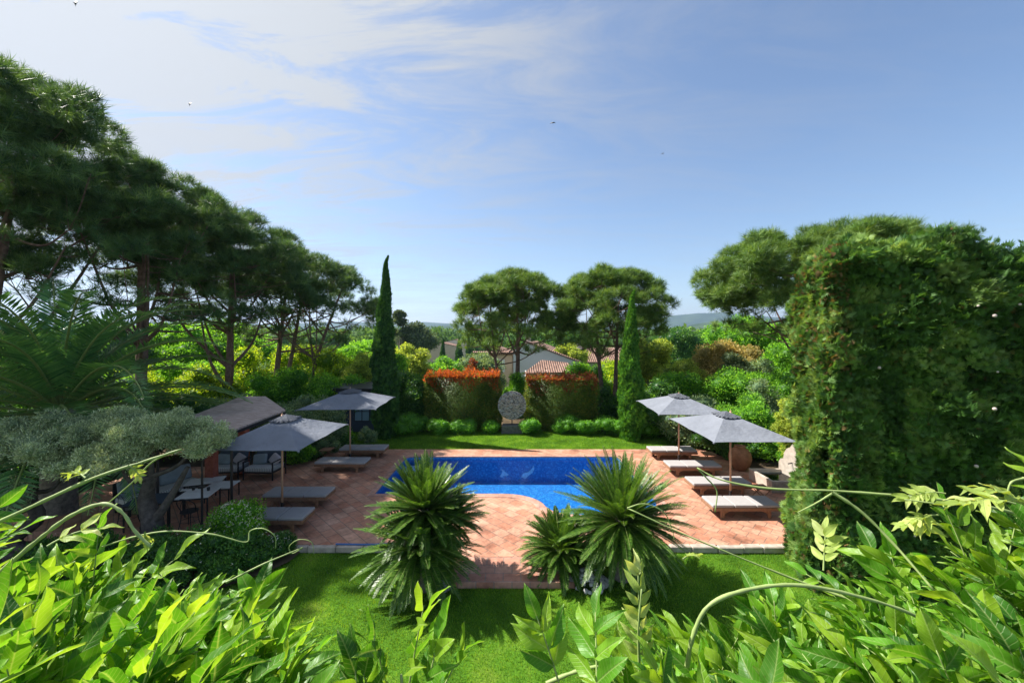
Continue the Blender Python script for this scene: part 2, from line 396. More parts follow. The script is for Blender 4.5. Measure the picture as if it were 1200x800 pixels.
# ------------------------------------------------------------------ ground, hills, lawns
def sheet(name, xs, ys, zf, mat, skip=None, kind='structure'):
    V=[(x,y,zf(x,y)) for y in ys for x in xs]; F=[]; nx=len(xs)
    for j in range(len(ys)-1):
        for i in range(nx-1):
            cx=(xs[i]+xs[i+1])/2; cy=(ys[j]+ys[j+1])/2
            if skip and skip(cx,cy): continue
            a=j*nx+i; F.append((a,a+1,a+1+nx,a+nx))
    me=bpy.data.meshes.new(name); me.from_pydata(V,[],F); me.update()
    me.polygons.foreach_set('use_smooth',[True]*len(F))
    o=link(name,me,mat); o['kind']=kind; return o
gx = [-7000,-3000,-1200,-500,-200,-100,-60,-40,-30,-20,-12,-5.2,0,5.2,12,20,30,40,60,100,200,500,1200,3000,7000]
gy = [-60,-20,0,5,11.3,17.6,22,25,30,36,42,50,58,66,80,120,250,600,1500,3000,7500]
sheet('ground', gx, gy, terrain, M['ground'], lambda x,y: abs(x)<5.2 and 11.3<y<17.6)
PATHW = 1.32
lawn_h = lambda x,y: -.13+.012*math.sin(x*1.3)*math.cos(y*1.7)
sheet('lawn', list(np.arange(-9,13.1,.5)), list(np.arange(1,9.9,.4))+[9.86], lawn_h, M['turf'])
sheet('far_lawn', [-8.6,-5,-2,0,2,5,9.3], [18.12,19,20,21,21.6], lambda x,y: -.03, M['turf'])
# garden beds under the planting
sheet('border_soil', [-30,-20,-14.2,-8.62], [15.6,18,22,26,30], lambda x,y: -.06+.0*x, M['soil'])
sheet('slope_soil', [9.32,12,16,24,32], [9.9,12,15,18,22,26,30], lambda x,y: -.06+max(0,x-9.5)*.12, M['soil'])
sheet('hedge_bed', [-9,-4,0,4,9.3], [21.62,23,25,27], lambda x,y: -.05, M['soil'])

def hill(name, pts, Y, depth):
    xs=np.array([p[0] for p in pts],float); ys=np.array([p[1] for p in pts],float)
    gxs=np.linspace(xs[0],xs[-1],90); g2=np.random.default_rng(int(Y))
    rough=np.convolve(g2.normal(size=95),np.ones(6)/6,'valid')*.9
    V=[];F=[]
    for j,(t,h) in enumerate(((-1,0),(-.55,.42),(-.25,.8),(0,1),(.4,.7),(1,0))):
        for i,px in enumerate(gxs):
            X=(px-600)*Y/FP; top=(HY-np.interp(px,xs,ys)+rough[i]*.8)*Y/FP+CZ+3
            V.append((X, Y+t*depth+40*g2.normal()*(abs(t)<.9), -3.2+top*h*(1+.06*g2.normal()*(h<1))))
    n=len(gxs)
    for j in range(5):
        for i in range(n-1): a=j*n+i; F.append((a,a+1,a+1+n,a+n))
    me=bpy.data.meshes.new(name); me.from_pydata(V,[],F); me.update(); me.polygons.foreach_set('use_smooth',[True]*len(F))
    o=link(name,me,M['hill']); o['kind']='structure'
hill('hills', [(-700,376),(-100,372),(330,380),(415,376),(440,379),(500,377),(540,380),(640,379),(700,384),(760,375),(800,367),(850,366),(900,371),(980,377),(1200,380),(1900,372)], 4200, 900)
hill('near_hills', [(-600,385),(200,386),(430,385),(520,381),(560,384),(640,388),(720,386),(790,386),(830,377),(870,374),(1000,378),(1400,380)], 1900, 350)

# ------------------------------------------------------------------ terrace, pool
def arc(cx,cy,rx,ry,a0,a1,n): return [(cx+rx*math.cos(R(a0+(a1-a0)*i/n)), cy+ry*math.sin(R(a0+(a1-a0)*i/n))) for i in range(n+1)]
pool = [(-4.5,13.0)] + [(-.35,13.0)] + arc(-.35,11.9,1.35,1.1,90,8,10) + arc(2.35,11.9,1.25,.45,185,270,6)[1:] + arc(2.9,12.45,1.6,1.0,-90,0,8)[1:] + [(4.5,16.9)] + arc(4.3,16.8,.2,.2,0,90,4)[1:] + arc(-4.2,16.7,.3,.3,90,180,4)
TX0, TX1, TY0, TY1 = -14.2, 9.3, 9.87, 18.1
from mathutils.geometry import tessellate_polygon
def flat(name, outer, holes, z, mat, thick=0, kind='structure'):
    loops=[outer]+[h[::-1] for h in holes]; pts=[p for l in loops for p in l]; n=len(pts)
    tris=tessellate_polygon([[Vector((x,y,0)) for x,y in l] for l in loops])
    V=[(x,y,z) for x,y in pts]; F=[]
    for t in tris:
        a,b,c=[Vector(pts[i]) for i in t]; cr=(b-a).cross(c-a)
        if abs(cr)<1e-9: continue
        F.append(tuple(t) if cr>0 else tuple(t[::-1]))
    if thick:
        V+=[(x,y,z-thick) for x,y in pts]; k=0; F+=[tuple(i+n for i in f[::-1]) for f in F]
        for l in loops:
            m=len(l)
            for i in range(m): i0=k+i; i1=k+(i+1)%m; F.append((i0,i0+n,i1+n,i1))
            k+=m
    me=bpy.data.meshes.new(name); me.from_pydata(V,[],F); me.update()
    o=link(name,me,mat); o['kind']=kind; return o
outer = [(-14.2,10.6),(-9.6,10.4),(-7.0,9.95),(-4.4,9.87),(-PATHW,9.87),(-PATHW,9.35),(PATHW,9.35),(PATHW,9.87),(9.3,9.87),(9.3,16.2),(8.6,18.1),(-8.0,18.1),(-8.0,17.0),(-8.8,15.9),(-14.2,15.6)]
flat('terrace', outer, [pool], 0, M['tile'], .5)
flat('planting_bed', [(-9.5,7.2),(-8.0,7.35),(-7.2,7.75),(-6.6,8.1),(-6.1,8.3),(-5.75,8.62),(-5.45,8.9),(-5.2,9.3),(-5.15,9.7),(-5.6,9.84),(-7.0,9.93),(-9.5,10.3)], [], -.085, M['soil'])
bm=bmesh.new(); bx(bm,(0,8.86,-.1),(2*PATHW,.97,.2),bev=.008); o=bm_obj('path',bm,M['tilep']); o['kind']='structure'
# kerb of pale stone along the lawn
bm=bmesh.new(); xk=-5.6
while xk<-PATHW-.3:
    w=random.uniform(.5,.8); w=min(w,-PATHW-.02-xk); bx(bm,(xk+w/2,9.8+random.uniform(-.012,.012),-.06),(w-.01,.13,.15),bev=.015); xk+=w
xk=PATHW+.02
while xk<9.2:
    w=random.uniform(.4,.8); bx(bm,(xk+w/2,9.79+random.uniform(-.03,.03),-.055),(w-.01,random.uniform(.14,.22),.16),bev=.02); xk+=w
o=bm_obj('kerb',bm,M['stone']); o['kind']='structure'
# pool shell
def offset(loop, d):
    n=len(loop); out=[]
    for i in range(n):
        a=Vector(loop[i-1]); b=Vector(loop[i]); c=Vector(loop[(i+1)%n])
        t=((b-a).normalized()+(c-b).normalized()).normalized(); out.append((b.x+t.y*d, b.y-t.x*d))
    return out
DEPTH=1.08
bm=bmesh.new(); inn=offset(pool,-.012); top=[bm.verts.new((x,y,-.012)) for x,y in inn]; bot=[bm.verts.new((x,y,-DEPTH)) for x,y in inn]
for i in range(len(pool)):
    j=(i+1)%len(pool); bm.faces.new((top[i],top[j],bot[j],bot[i]))
o=bm_obj('pool_basin',bm,M['mosaic']); o['kind']='structure'
sgn = 1
flat('pool_floor', offset(pool,-.011), [], -DEPTH+.001, M['mosaic'])
cop = flat('pool_coping', offset(pool, .26), [offset(pool,-.025)], .012, M['coping'], .03)
flat('pool_water', offset(pool,-.015), [], -.1, M['water'])
# pale inlaid fish shapes on the far wall
def inlay(pts, X, Z, lab):
    bm=bmesh.new(); vs=[bm.verts.new((X+x, 16.965, Z+z)) for x,z in pts]; f=bm.faces.new(vs)
    g=bmesh.ops.extrude_face_region(bm,geom=[f]); bmesh.ops.translate(bm,vec=(0,.015,0),verts=[e for e in g['geom'] if isinstance(e,bmesh.types.BMVert)])
    tag(bm_obj('pool_inlay',bm,M['inlay']), lab, 'mosaic', 'pale mosaic shapes on the far pool wall')
inlay([(-.18,0),(-.05,.22),(-.12,.33),(.0,.28),(.06,.2),(.22,.1),(.12,.03),(-.02,.05),(-.06,-.02)], -.35,-.85,'small pale curved mosaic shape underwater on the far pool wall, left one')
inlay([(-.28,-.03),(-.2,.12),(.0,.17),(.15,.3),(.24,.46),(.27,.3),(.2,.15),(.05,.05),(-.12,-.12)], .68,-.82,'larger pale mosaic shape like a fish tail underwater on the far pool wall')
bm=bmesh.new()
bx(bm,(-4.0,16.4,-.36),(.95,.9,.06),bev=.01); bx(bm,(-4.15,16.55,-.62),(.6,.6,.46),bev=.01)
tag(bm_obj('pool_step',bm,M['inlay']),'pale step platform under water in the back left pool corner','step')

# ------------------------------------------------------------------ grass blades
def blades(s, x0,x1,y0,y1,n,h,zf,avoid=None):
    P=np.column_stack([rng.uniform(x0,x1,n),rng.uniform(y0,y1,n),np.zeros(n)])
    P[:,2]=zf(P)
    if avoid is not None: P=P[~avoid(P)]
    D=rng.normal(size=(len(P),3))*.35+np.array([0,0,1]); 
    T=(np.array([[-.1,0,0],[.1,0,0],[0,.1,1]],np.float32),np.array([[0,1,2]],np.int32))
    scatter(s,T[0],T[1],P,frames(D),h*rng.uniform(.5,1.3,len(P)),rng.uniform(0,1,len(P)))
s=Soup()
blades(s,-8.5,9.5,4.2,9.85,260000,.05,lambda P:-.135+.012*np.sin(P[:,0]*1.3)*np.cos(P[:,1]*1.7),lambda P:((np.abs(P[:,0])<PATHW)&(P[:,1]>8.36))|((P[:,0]<-5.1)&(P[:,1]>7.9-1.15*(P[:,0]+6.2)*-1.0*0+np.clip((P[:,0]+7.2)*.75,-.5,1.6))))
blades(s,-8.5,9.2,18.15,21.5,110000,.06,lambda P:-.035+P[:,2]*0)
tag(s.obj('grass',M['blade']),'short mown green grass covering the lawns','grass',kind='stuff')

# ------------------------------------------------------------------ conifers and trees
def clump_pine(name,label,X,Y,top,rad,thick,trunks,ncl,nt,size,mat,seed,group=None,tm=TUFT,barkm=None,lean=(0,0),skew=1.0,zc=None):
    """umbrella pine: forked trunk, limbs sweeping to many needle clumps under a domed crown"""
    global rng
    keep=rng; rng=np.random.default_rng(seed); base=terrain(X,Y)
    root=thing(name,label,'tree',(X,Y,base),group=group); H=top-base
    C=[]
    k=0
    while len(C)<ncl:
        k+=1; a=rng.uniform(0,2*PI); q=math.sqrt(rng.uniform(0,1)); dome=math.sqrt(max(0,1-q*q))
        lo=rng.uniform(0,1)**2.3
        z=H-thick*(1-dome)*.72-lo*thick*.75*(.4+dome*.6)-.3
        if q>.93 and rng.uniform()<.4: continue
        C.append((lean[0]+q*rad*math.cos(a), lean[1]+q*rad*skew*math.sin(a), z))
    C=np.array(C)+rng.normal(size=(len(C),3))*np.array([.25,.25,.12])*rad/5
    E=[]
    for i in range(int(ncl*(.3 if Y<14 else .5))):
        a=rng.uniform(0,2*PI); q=math.sqrt(rng.uniform(.05,1)); E.append((lean[0]+q*rad*.95*math.cos(a), lean[1]+q*rad*skew*.95*math.sin(a), H-thick*rng.uniform(.75,1.35)+q*.5))
    nmain=len(C); C=np.vstack([C,E])
    T=Soup(); fork=[]
    for (tx,ty,bx_,by_,r,fz) in trunks:     # top offset, base offset, radius, height of first limbs
        top_=np.array([tx+lean[0]*.8,ty+lean[1]*.8,H-thick*.55]); b=np.array([bx_,by_,-.1])
        mid=b*.5+top_*.5+np.array([rng.normal()*.12,rng.normal()*.12,0]); mid[2]=H*.4
        P=spline([b,mid,top_],8); K=len(P); rr=np.linspace(r,r*.35,K); rr[0]*=1.25
        tube(T,P,rr,9); fork.append((P,rr,fz))
    nl=max(9,int(rad*3.0)); limbs=[]
    for i in range(nl*len(fork)):
        P,rr,fz=fork[i%len(fork)]; t=rng.uniform(fz,1.0); j=min(int(t*(len(P)-1)),len(P)-2); st=P[j]
        c=C[rng.integers(len(C))]; c=st+(c-st)*.86
        m=st*.5+c*.5; m[2]-= .10*np.linalg.norm(c-st); m+=rng.normal(size=3)*.12
        L=spline([st,m,c],6); rl=np.linspace(min(rr[j]*.55,.09+rad*.008),.02,len(L)); tube(T,L,rl,6); limbs.append((L,rl))
    pts=np.concatenate([l[0][3:] for l in limbs]); rs=np.concatenate([l[1][3:] for l in limbs])
    for c in C:
        d=np.linalg.norm(pts-c,axis=1)+np.maximum(0,pts[:,2]-c[2])*2; j=int(np.argmin(d)); st=pts[j]
        m=st*.5+c*.5; m[2]-=.1*d[j]
        tube(T,spline([st,m,c],3),np.linspace(max(rs[j]*.7,.012),.008,7),4)
    T.obj('trunk',barkm or M['bark'],root,smooth=True)
    s=Soup(); n=int(nt*(.52 if mat is M['pine_far'] else .34))
    wt=np.where(np.arange(len(C))<nmain,1.,.2); kk=rng.choice(len(C),n,p=wt/wt.sum()); cr=(.34*rad/5*rng.uniform(.7,1.5,len(C))+.24)*np.where(np.arange(len(C))<nmain,1,.8)
    d=unit(rng.normal(size=(n,3))+np.array([0,0,.55])); q=rng.uniform(.25,1,size=(n,1))**.5
    P=C[kk]+d*q*cr[kk][:,None]*np.array([1.15,1.15,.62])
    D=d*.8+np.array([0,0,.75])+rng.normal(size=(n,3))*.3
    scatter(s,tm[0],tm[1],P,frames(D),size*1.22*rng.uniform(.7,1.25,n),rng.uniform(0,1,n))
    s.obj('crown',mat,root); rng=keep
    return root
G='tall umbrella pines in the row on the left'
clump_pine('umbrella_pine','biggest umbrella pine at the far left edge of the garden, branches spread above the palm',-18.3,13.0,14.4,5.1,5.6,[(0,0,0,0,.28,.25),(1.6,.5,.3,0,.2,.2)],135,27000,.30,M['pine'],21,G)
clump_pine('umbrella_pine','umbrella pine behind the palm with one straight dark trunk and fanned branches',-16.0,17.2,12.1,4.4,5.0,[(0,0,0,0,.26,.2)],130,24000,.30,M['pine'],22,G)
clump_pine('umbrella_pine','umbrella pine third along the left row, dense rounded crown over yellow bushes',-15.4,21.5,11.8,4.3,4.8,[(.3,0,0,0,.24,.25)],110,19000,.31,M['pine'],23,G)
clump_pine('umbrella_pine','farthest umbrella pine of the left row with two pale trunks and branches leaning right',-14.8,26,10.5,5.0,4.6,[(-.6,0,-.9,0,.22,.5),(.4,.2,-.5,.1,.18,.5),(2.8,.4,.9,.3,.16,.4)],110,17000,.32,M['pine'],24,G,lean=(.8,0))
G2='round umbrella pines behind the clipped hedges'
clump_pine('umbrella_pine','round umbrella pine standing behind the carved stone disc',.15,26.5,9.4,3.8,4.2,[(.2,0,.1,0,.2,.45),(-1.6,0,-.55,0,.13,.45)],105,13000,.32,M['pine_far'],31,G2)
clump_pine('umbrella_pine','umbrella pine with two bare trunks right of the right clipped hedge',6.2,25.5,9.4,3.75,4.2,[(-.9,0,-.25,0,.17,.5),(.6,0,.35,0,.17,.45)],105,13000,.32,M['pine_far'],32,G2)
clump_pine('umbrella_pine','broad umbrella pine rising behind the tall conifer hedge on the right',14.2,18.5,10.2,4.8,4.0,[(0,0,1.5,0,.26,.2)],125,24000,.29,M['pine_far'],33)

def cypress(label,X,Y,top,w,n,mat,size=.2,group=None):
    base=max(terrain(X,Y),-.05) if Y<25 else terrain(X,Y); H=top-base; root=thing('cypress_tree',label,'tree',(X,Y,base),group=group)
    T=Soup(); tube(T,[(0,0,-.1),(0,0,H*.5),(0,0,H*.93)],[w*.14,w*.1,.02],7); T.obj('trunk',M['barkg'],root)
    s=Soup(); t=rng.uniform(0,1,n)**.85; a=rng.uniform(0,2*PI,n)
    prof=lambda t: np.minimum(1,.72+t*2.2)*np.clip((1-t)*1.55,0,1)**.85
    lump=1+.13*np.sin(a*3+t*23)+.1*np.sin(a*5-t*41)
    r=w/2*prof(t)*lump*(1-np.abs(rng.normal(size=n))*.16)
    P=np.column_stack([r*np.cos(a)+.05*np.sin(t*9)+.16*np.clip((t-.93)/.07,0,1)**2,r*np.sin(a),.05+t*H])
    D=np.column_stack([np.cos(a)*.3,np.sin(a)*.3,np.full(n,1.)])+rng.normal(size=(n,3))*.22
    scatter(s,FAN[0],FAN[1],P,frames(D),size*(1-.55*t)*rng.uniform(.6,1.25,n),rng.uniform(0,1,n))
    K=14; 
    tube(s,[(.05*math.sin(i/K*9),0,.02+i/K*H*.95) for i in range(K)],[w*.4*float(prof(np.array(i/K))) for i in range(K)],10,a=.05)
    s.obj('crown',mat,root); return root
cypress('tall slender dark cypress with a bent tip, left of the pool',-6.45,20.2,9.1,1.2,10000,M['cypress'],.2)
cypress('shorter bright green cypress at the right end of the far lawn',5.9,19.8,7.3,1.12,9000,leaf_mat('light cypress foliage',(.02,.07,.012),(.05,.15,.02),(.1,.22,.03),.3,.6,.2),.19)

# tall clipped conifer hedge, right foreground (sprays over a bulging box)
def big_hedge():
    root=thing('conifer_hedge','huge tall clipped conifer hedge filling the right side, brown at its left edge','hedge',(6.55,8.15,-.13),R(-15))
    L,Dp,H=9.5,1.5,7.15
    n=165000; s=Soup(); dry=Soup()
    def topz(x): return H-.06-.085*x-.08*np.cos(x*1.35+.6)*(x>1.5)-.3*np.exp(-((x-3.6)/.35)**2)-.28*np.exp(-(x/.4)**2)
    def bul(u,v): return .10*np.sin(u*2.1+v*.7)+.09*np.sin(v*2.9-u*1.3)+.05*np.sin(u*6.3+v*5.1)
    # front
    m=int(n*.62); x=rng.uniform(-.1,L,m)**1.0; z=rng.uniform(0,1,m)*topz(x); dy=-bul(x,z)-np.maximum(0,z-6.8)**2*-.6
    Pf=np.column_stack([x,dy+np.abs(rng.normal(size=m))*.16-.05,z]); Nf=np.tile([0,-1.,.15],(m,1))
    # left side
    m=int(n*.18); y=rng.uniform(0,Dp,m); z=rng.uniform(0,1,m)*topz(np.zeros(m)); 
    Pl=np.column_stack([-bul(y,z)+np.abs(rng.normal(size=m))*.14-.18+.05*z/7-.12*(z<2),y,z]); Nl=np.tile([-1.,0,.15],(m,1))
    # top and back
    m=int(n*.14); x=rng.uniform(0,L,m); y=rng.uniform(0,Dp,m); Pt=np.column_stack([x,y,topz(x)+.12*rng.normal(size=m)+.1*np.sin(x*4)]); Nt=np.tile([0,0,1.],(m,1))
    m=int(n*.06); x=rng.uniform(0,L,m); z=rng.uniform(0,1,m)*topz(x); Pb=np.column_stack([x,np.full(m,Dp),z]); Nb=np.tile([0,1.,0],(m,1))
    P=np.concatenate([Pf,Pl,Pt,Pb]); Nn=np.concatenate([Nf,Nl,Nt,Nb]); k=len(P)
    D=Nn*.55+np.array([0,0,.45])+rng.normal(size=(k,3))*.5
    # clumps: many sprays lean with a shared random direction
    ci=(np.floor(P/.42)@np.array([73.,157.,31.])).astype(int)%997; cd=np.random.default_rng(5).normal(size=(997,3)); D+=cd[ci]*.24
    push=np.random.default_rng(6).uniform(-.08,.09,997)[ci]; P=P+Nn*push[:,None]
    A=np.clip(np.random.default_rng(8).uniform(-.2,.75,997)[ci]+rng.uniform(0,.45,k),0,1)
    dr=((P[:,0]<.32)&(rng.uniform(size=k)<.12+.22*(P[:,2]>4.5)))|(rng.uniform(size=k)<.02)|((P[:,0]>4.4)&(P[:,2]>6.5)&(rng.uniform(size=k)<.35))
    S=.12*rng.uniform(.55,1.3,k)
    fr=frames(D)
    scatter(s,FAN[0],FAN[1],P[~dr],fr[~dr],S[~dr],A[~dr]); scatter(dry,FAN[0],FAN[1],P[dr],fr[dr],S[dr]*.8,A[dr])
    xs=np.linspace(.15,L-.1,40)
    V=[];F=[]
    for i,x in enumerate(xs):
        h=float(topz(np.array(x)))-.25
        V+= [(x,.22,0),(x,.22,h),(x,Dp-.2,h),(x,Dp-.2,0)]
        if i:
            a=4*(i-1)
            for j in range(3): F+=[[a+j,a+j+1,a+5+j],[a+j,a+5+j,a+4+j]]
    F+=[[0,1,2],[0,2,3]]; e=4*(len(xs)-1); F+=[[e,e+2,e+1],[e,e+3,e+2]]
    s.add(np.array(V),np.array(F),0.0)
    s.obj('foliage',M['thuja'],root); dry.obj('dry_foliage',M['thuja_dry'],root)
    # small round cones
    b=bmesh.new()
    for i in range(16):
        x=random.uniform(.6,4.5); z=random.uniform(.8,6.6); p=(x,-.2-float(bul(np.array(x),np.array(z))),z)
        bmesh.ops.create_icosphere(b,subdivisions=2,radius=random.uniform(.018,.034),matrix=Matrix.Translation(p))
    bm_obj('cone',b,plain('pale seed cones',(.5,.42,.38),.8,.2),root,smooth=True)['kind']='stuff'
    T=Soup()
    for i in range(7): tube(T,[(.7+i*1.3,.8,-.1),(.75+i*1.3,.8,3),(.7+i*1.3,.8,6.3)],[.12,.09,.03],7)
    T.obj('trunk',M['barkg'],root)
big_hedge()

# clipped photinia hedges
def box_hedge(label,x0,x1,y0,y1,h,n,redmat):
    root=thing('clipped_hedge',label,'hedge',((x0+x1)/2,(y0+y1)/2,-.05),group='clipped red-topped hedges behind the pool')
    w,d=x1-x0,y1-y0; s=Soup(); t=Soup()
    def face(m,fx,fy,fz,nx):
        P=np.column_stack([fx(m),fy(m),fz(m)]); return P,np.tile(nx,(m,1))
    U=lambda a,b:(lambda m: rng.uniform(a,b,m)); K=lambda c:(lambda m: c+.05*rng.normal(size=m))
    parts=[face(int(n*.5),U(-w/2,w/2),K(-d/2),U(0,h),(0,-1.,0)),face(int(n*.14),K(-w/2),U(-d/2,d/2),U(0,h),(-1.,0,0)),face(int(n*.14),K(w/2),U(-d/2,d/2),U(0,h),(1.,0,0)),
           face(int(n*.1),U(-w/2,w/2),K(d/2),U(0,h),(0,1.,0)),face(int(n*.12),U(-w/2,w/2),U(-d/2,d/2),K(h),(0,0,1.))]
    P=np.concatenate([p[0] for p in parts]); Nn=np.concatenate([p[1] for p in parts])
    P+=Nn*(.05*np.sin(P[:,[0]]*3+P[:,[2]]*4)+.03*np.sin(P[:,[0]]*9-P[:,[2]]*7))
    D=Nn*.6+rng.normal(size=P.shape)*.6+np.array([0,0,.3])
    scatter(s,LEAF[0],LEAF[1],P,frames(D),.1*rng.uniform(.6,1.3,len(P)),rng.uniform(0,1,len(P)))
    bv,bf=np.array([[x*(w/2-.08),y*(d/2-.08),(z+1)/2*(h-.08)] for x in(-1,1) for y in(-1,1) for z in(-1,1)]),np.array([[0,1,3],[0,3,2],[4,6,7],[4,7,5],[0,4,5],[0,5,1],[2,3,7],[2,7,6],[1,5,7],[1,7,3]])
    s.add(bv,bf,.1); s.obj('foliage',M['hedge'],root)
    m=int(n*(.2 if redmat is M['red'] else .14)); x=rng.uniform(-w/2-.04,w/2+.04,m); y=rng.uniform(-d/2-.05,d/2,m)
    z=h-.06+np.abs(rng.normal(size=m))*.13+.05*np.sin(x*5)+.04*np.sin(x*13)
    z=np.where(rng.uniform(size=m)<.38, h-.6*rng.uniform(size=m)**2.2*(1+.5*np.sin(x*4)), z); y=np.where(z<h-.02,-d/2-.04,y)
    P=np.column_stack([x,y,z]); D=rng.normal(size=(m,3))*.45+np.array([0,-.1,1])
    scatter(t,NARROW[0]*np.array([1.5,1,1],np.float32),NARROW[1],P,frames(D),.15*rng.uniform(.6,1.3,m),rng.uniform(0,1,m))
    t.obj('new_growth',redmat,root)
box_hedge('clipped box hedge with bright red tips, left of the carved stone disc',-4.7,-.75,21.6,22.9,2.95,26000,M['red'])
box_hedge('clipped box hedge with dull red tips, right of the carved stone disc',.85,4.6,21.6,22.9,2.8,25000,M['redr'])

# generic shrub or broadleaf tree by outline: centre column, top row, width (photo pixels) at a distance
def shrub(label,px,top,wpx,Y,mat,cat='shrub',name='shrub',n=None,leaf=None,tmpl=LEAF,depth=.8,trunk=False,base=None,group=None,lump=.34,nl=None,xz=None):
    s_=FP/Y; X=(px-600)/s_; zt=CZ-(top-HY)/s_; w=wpx/s_
    if base is None: base=terrain(X,Y)+(.2 if Y<25 else 0)
    H=zt-base; rx=w/2; ry=rx*depth
    leaf=leaf or max(.09, 2.6/s_)
    root_loc=(X,Y,base)
    if trunk: cz=H*.62; rz=H*.40
    else: cz=H*.45; rz=H*.56
    nl=nl or int(16+w*3); B=lumps(rx,ry,rz,nl,min(rx,rz)*lump,(0,0,cz),.85,-.75 if not trunk else -.4)
    B=np.vstack([B,[0,0,cz,rx*.72,ry*.72,rz*.74]]) if not trunk else B
    # keep the top where the outline says
    sh=(H-.02)-(B[:,2]+B[:,5]).max(); B[:,2]+=sh
    area=3.3*w*H*1.4; n=n or int(min(26000,max(1500,area/(leaf*leaf*.25)*1.1)))
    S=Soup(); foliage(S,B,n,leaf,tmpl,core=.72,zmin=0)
    if trunk:
        root=thing(name,label,cat,root_loc,group=group); T=Soup()
        tube(T,[(0,0,-.1),(.05,0,H*.3),(0,.05,H*.6)],[.05*H**.6+.05,.04*H**.6+.03,.03],7)
        for b in B[::3]: tube(T,spline([(0,0,H*.3),((b[0])*.5,b[1]*.5,H*.45),(b[0],b[1],b[2])],3),np.linspace(.06,.015,7),5)
        T.obj('trunk',M['barkg'],root); S.obj('crown',mat,root)
        return root
    o=S.obj(name,mat,None,root_loc); return tag(o,label,cat,group)

# --- far countryside trees
shrub('dusty grey-green clump of tall trees beyond the left cypress',488,377,46,80,M['euca'],'tree','broadleaf_tree',trunk=True)
shrub('thin tall dusty tree just right of the left cypress',468,364,18,78,M['euca'],'tree','broadleaf_tree',trunk=True)
for px,top,w,Y,lab in ((403,389,15,52,'small dark cypress in the distance left of the tall cypress'),(519,397,7,95,'small distant cypress beside the far pink-roofed house'),(549,392,6,120,'tiny distant cypress left of the pine behind the disc'),(538,396,8,110,'small stubby distant cypress above the far roofs')):
    X,zt=XZ(px,top,Y); cypress(lab,X,Y,zt,w/FP*Y,1500,M['cypress'],max(.3,w/FP*Y*.3))
shrub('dark mass of pines behind the cream house',668,388,70,85,M['deep'],'tree','dark_pine',trunk=True)
shrub('second dark pine mass behind the cream house, farther right',625,391,50,105,M['deep'],'tree','dark_pine',trunk=True)
shrub('yellow-green tree between the two tiled roofs',668,402,40,48,M['sage'],'tree','broadleaf_tree',trunk=True)
shrub('dark evergreen tree beyond the round olive-green tree, right of the right cypress',790,383,60,60,M['deep'],'tree','dark_pine',trunk=True)
shrub('dark evergreen tree at far right under the blue hill',828,385,45,70,M['deep'],'tree','dark_pine',trunk=True)
shrub('large fresh green tree under the branches of the broad right pine',885,368,125,33,M['green'],'tree','broadleaf_tree',trunk=True)
shrub('fresh green tree half hidden behind the conifer hedge',940,385,90,26,M['green'],'tree','broadleaf_tree',trunk=True)
shrub('round pale olive-green tree just right of the right cypress',763,396,56,29,M['sage'],'tree','broadleaf_tree',trunk=True)
shrub('golden-brown flowering shrub with a rounded top on the right slope',850,397,78,24.5,M['gold'])
shrub('grey-brown rounded shrub below the golden one',860,412,52,22.5,M['euca'])
shrub('yellow-green loose shrub left of the golden-brown one',800,420,70,24,M['sage'])
shrub('leafy bright green hedge mass along the right slope, left part',800,434,110,21.8,M['green'])
shrub('leafy bright green hedge mass along the right slope, right part',880,430,110,20.5,M['green'])
shrub('dark glossy hedge right of the bright cypress behind the far umbrella',770,441,90,21.2,M['deep'])
shrub('low grey-green mound behind the far right umbrella',812,461,66,18.9,M['grey'],tmpl=NARROW,leaf=.13)
shrub('grey lavender-like mound on the right slope',902,444,52,18.2,M['grey'],tmpl=NARROW,leaf=.13)
shrub('silvery shrub between the golden shrub and the conifer hedge',888,420,40,22.5,M['grey'])
shrub('vivid green leafy hedge behind the terracotta jar',885,459,84,16.8,M['green'],base=0)
shrub('small-leaved dark hedge under the right near umbrella, behind the jar',868,497,110,17.2,M['deep'],base=0)
shrub('pale variegated shrub against the conifer hedge',926,466,36,14.6,M['sage'],base=0,leaf=.08)
shrub('green ivy mass beside the stone fountain',932,505,36,14.9,M['green'],base=0,leaf=.08)
shrub('low dark shrub behind the farthest right lounger',845,512,70,18.6,M['deep'],base=0)
# --- behind hedges, centre
shrub('yellow-green bush right of the tall cypress',476,402,54,32,M['sage'],trunk=True,cat='tree',name='broadleaf_tree')
shrub('dark glossy shrub between the tall cypress and the left clipped hedge',480,432,60,22.6,M['deep'])
shrub('green shrub behind the left end of the left clipped hedge',462,412,50,27,M['green'])
shrub('mottled green shrub in front of the cream house windows',566,413,56,36,M['grey'])
shrub('reddish bronze shrub rising behind the left clipped hedge',553,420,22,30,M['redr'])
shrub('green shrub behind the disc, between the clipped hedges',606,436,44,26,M['green'])
shrub('bright leafy shrub behind the right clipped hedge',686,424,60,29,M['green'])
shrub('leafy bush behind the two bare pine trunks',726,418,70,31,M['lime'])
shrub('dark shrub at the foot of the two bare pine trunks',712,452,60,24.5,M['deep'])
shrub('dull green shrubbery left of the cream house',525,416,50,58,M['green'])
shrub('round tree in the valley left of the far roofs',440,398,60,60,M['green'],trunk=True,cat='tree',name='broadleaf_tree')
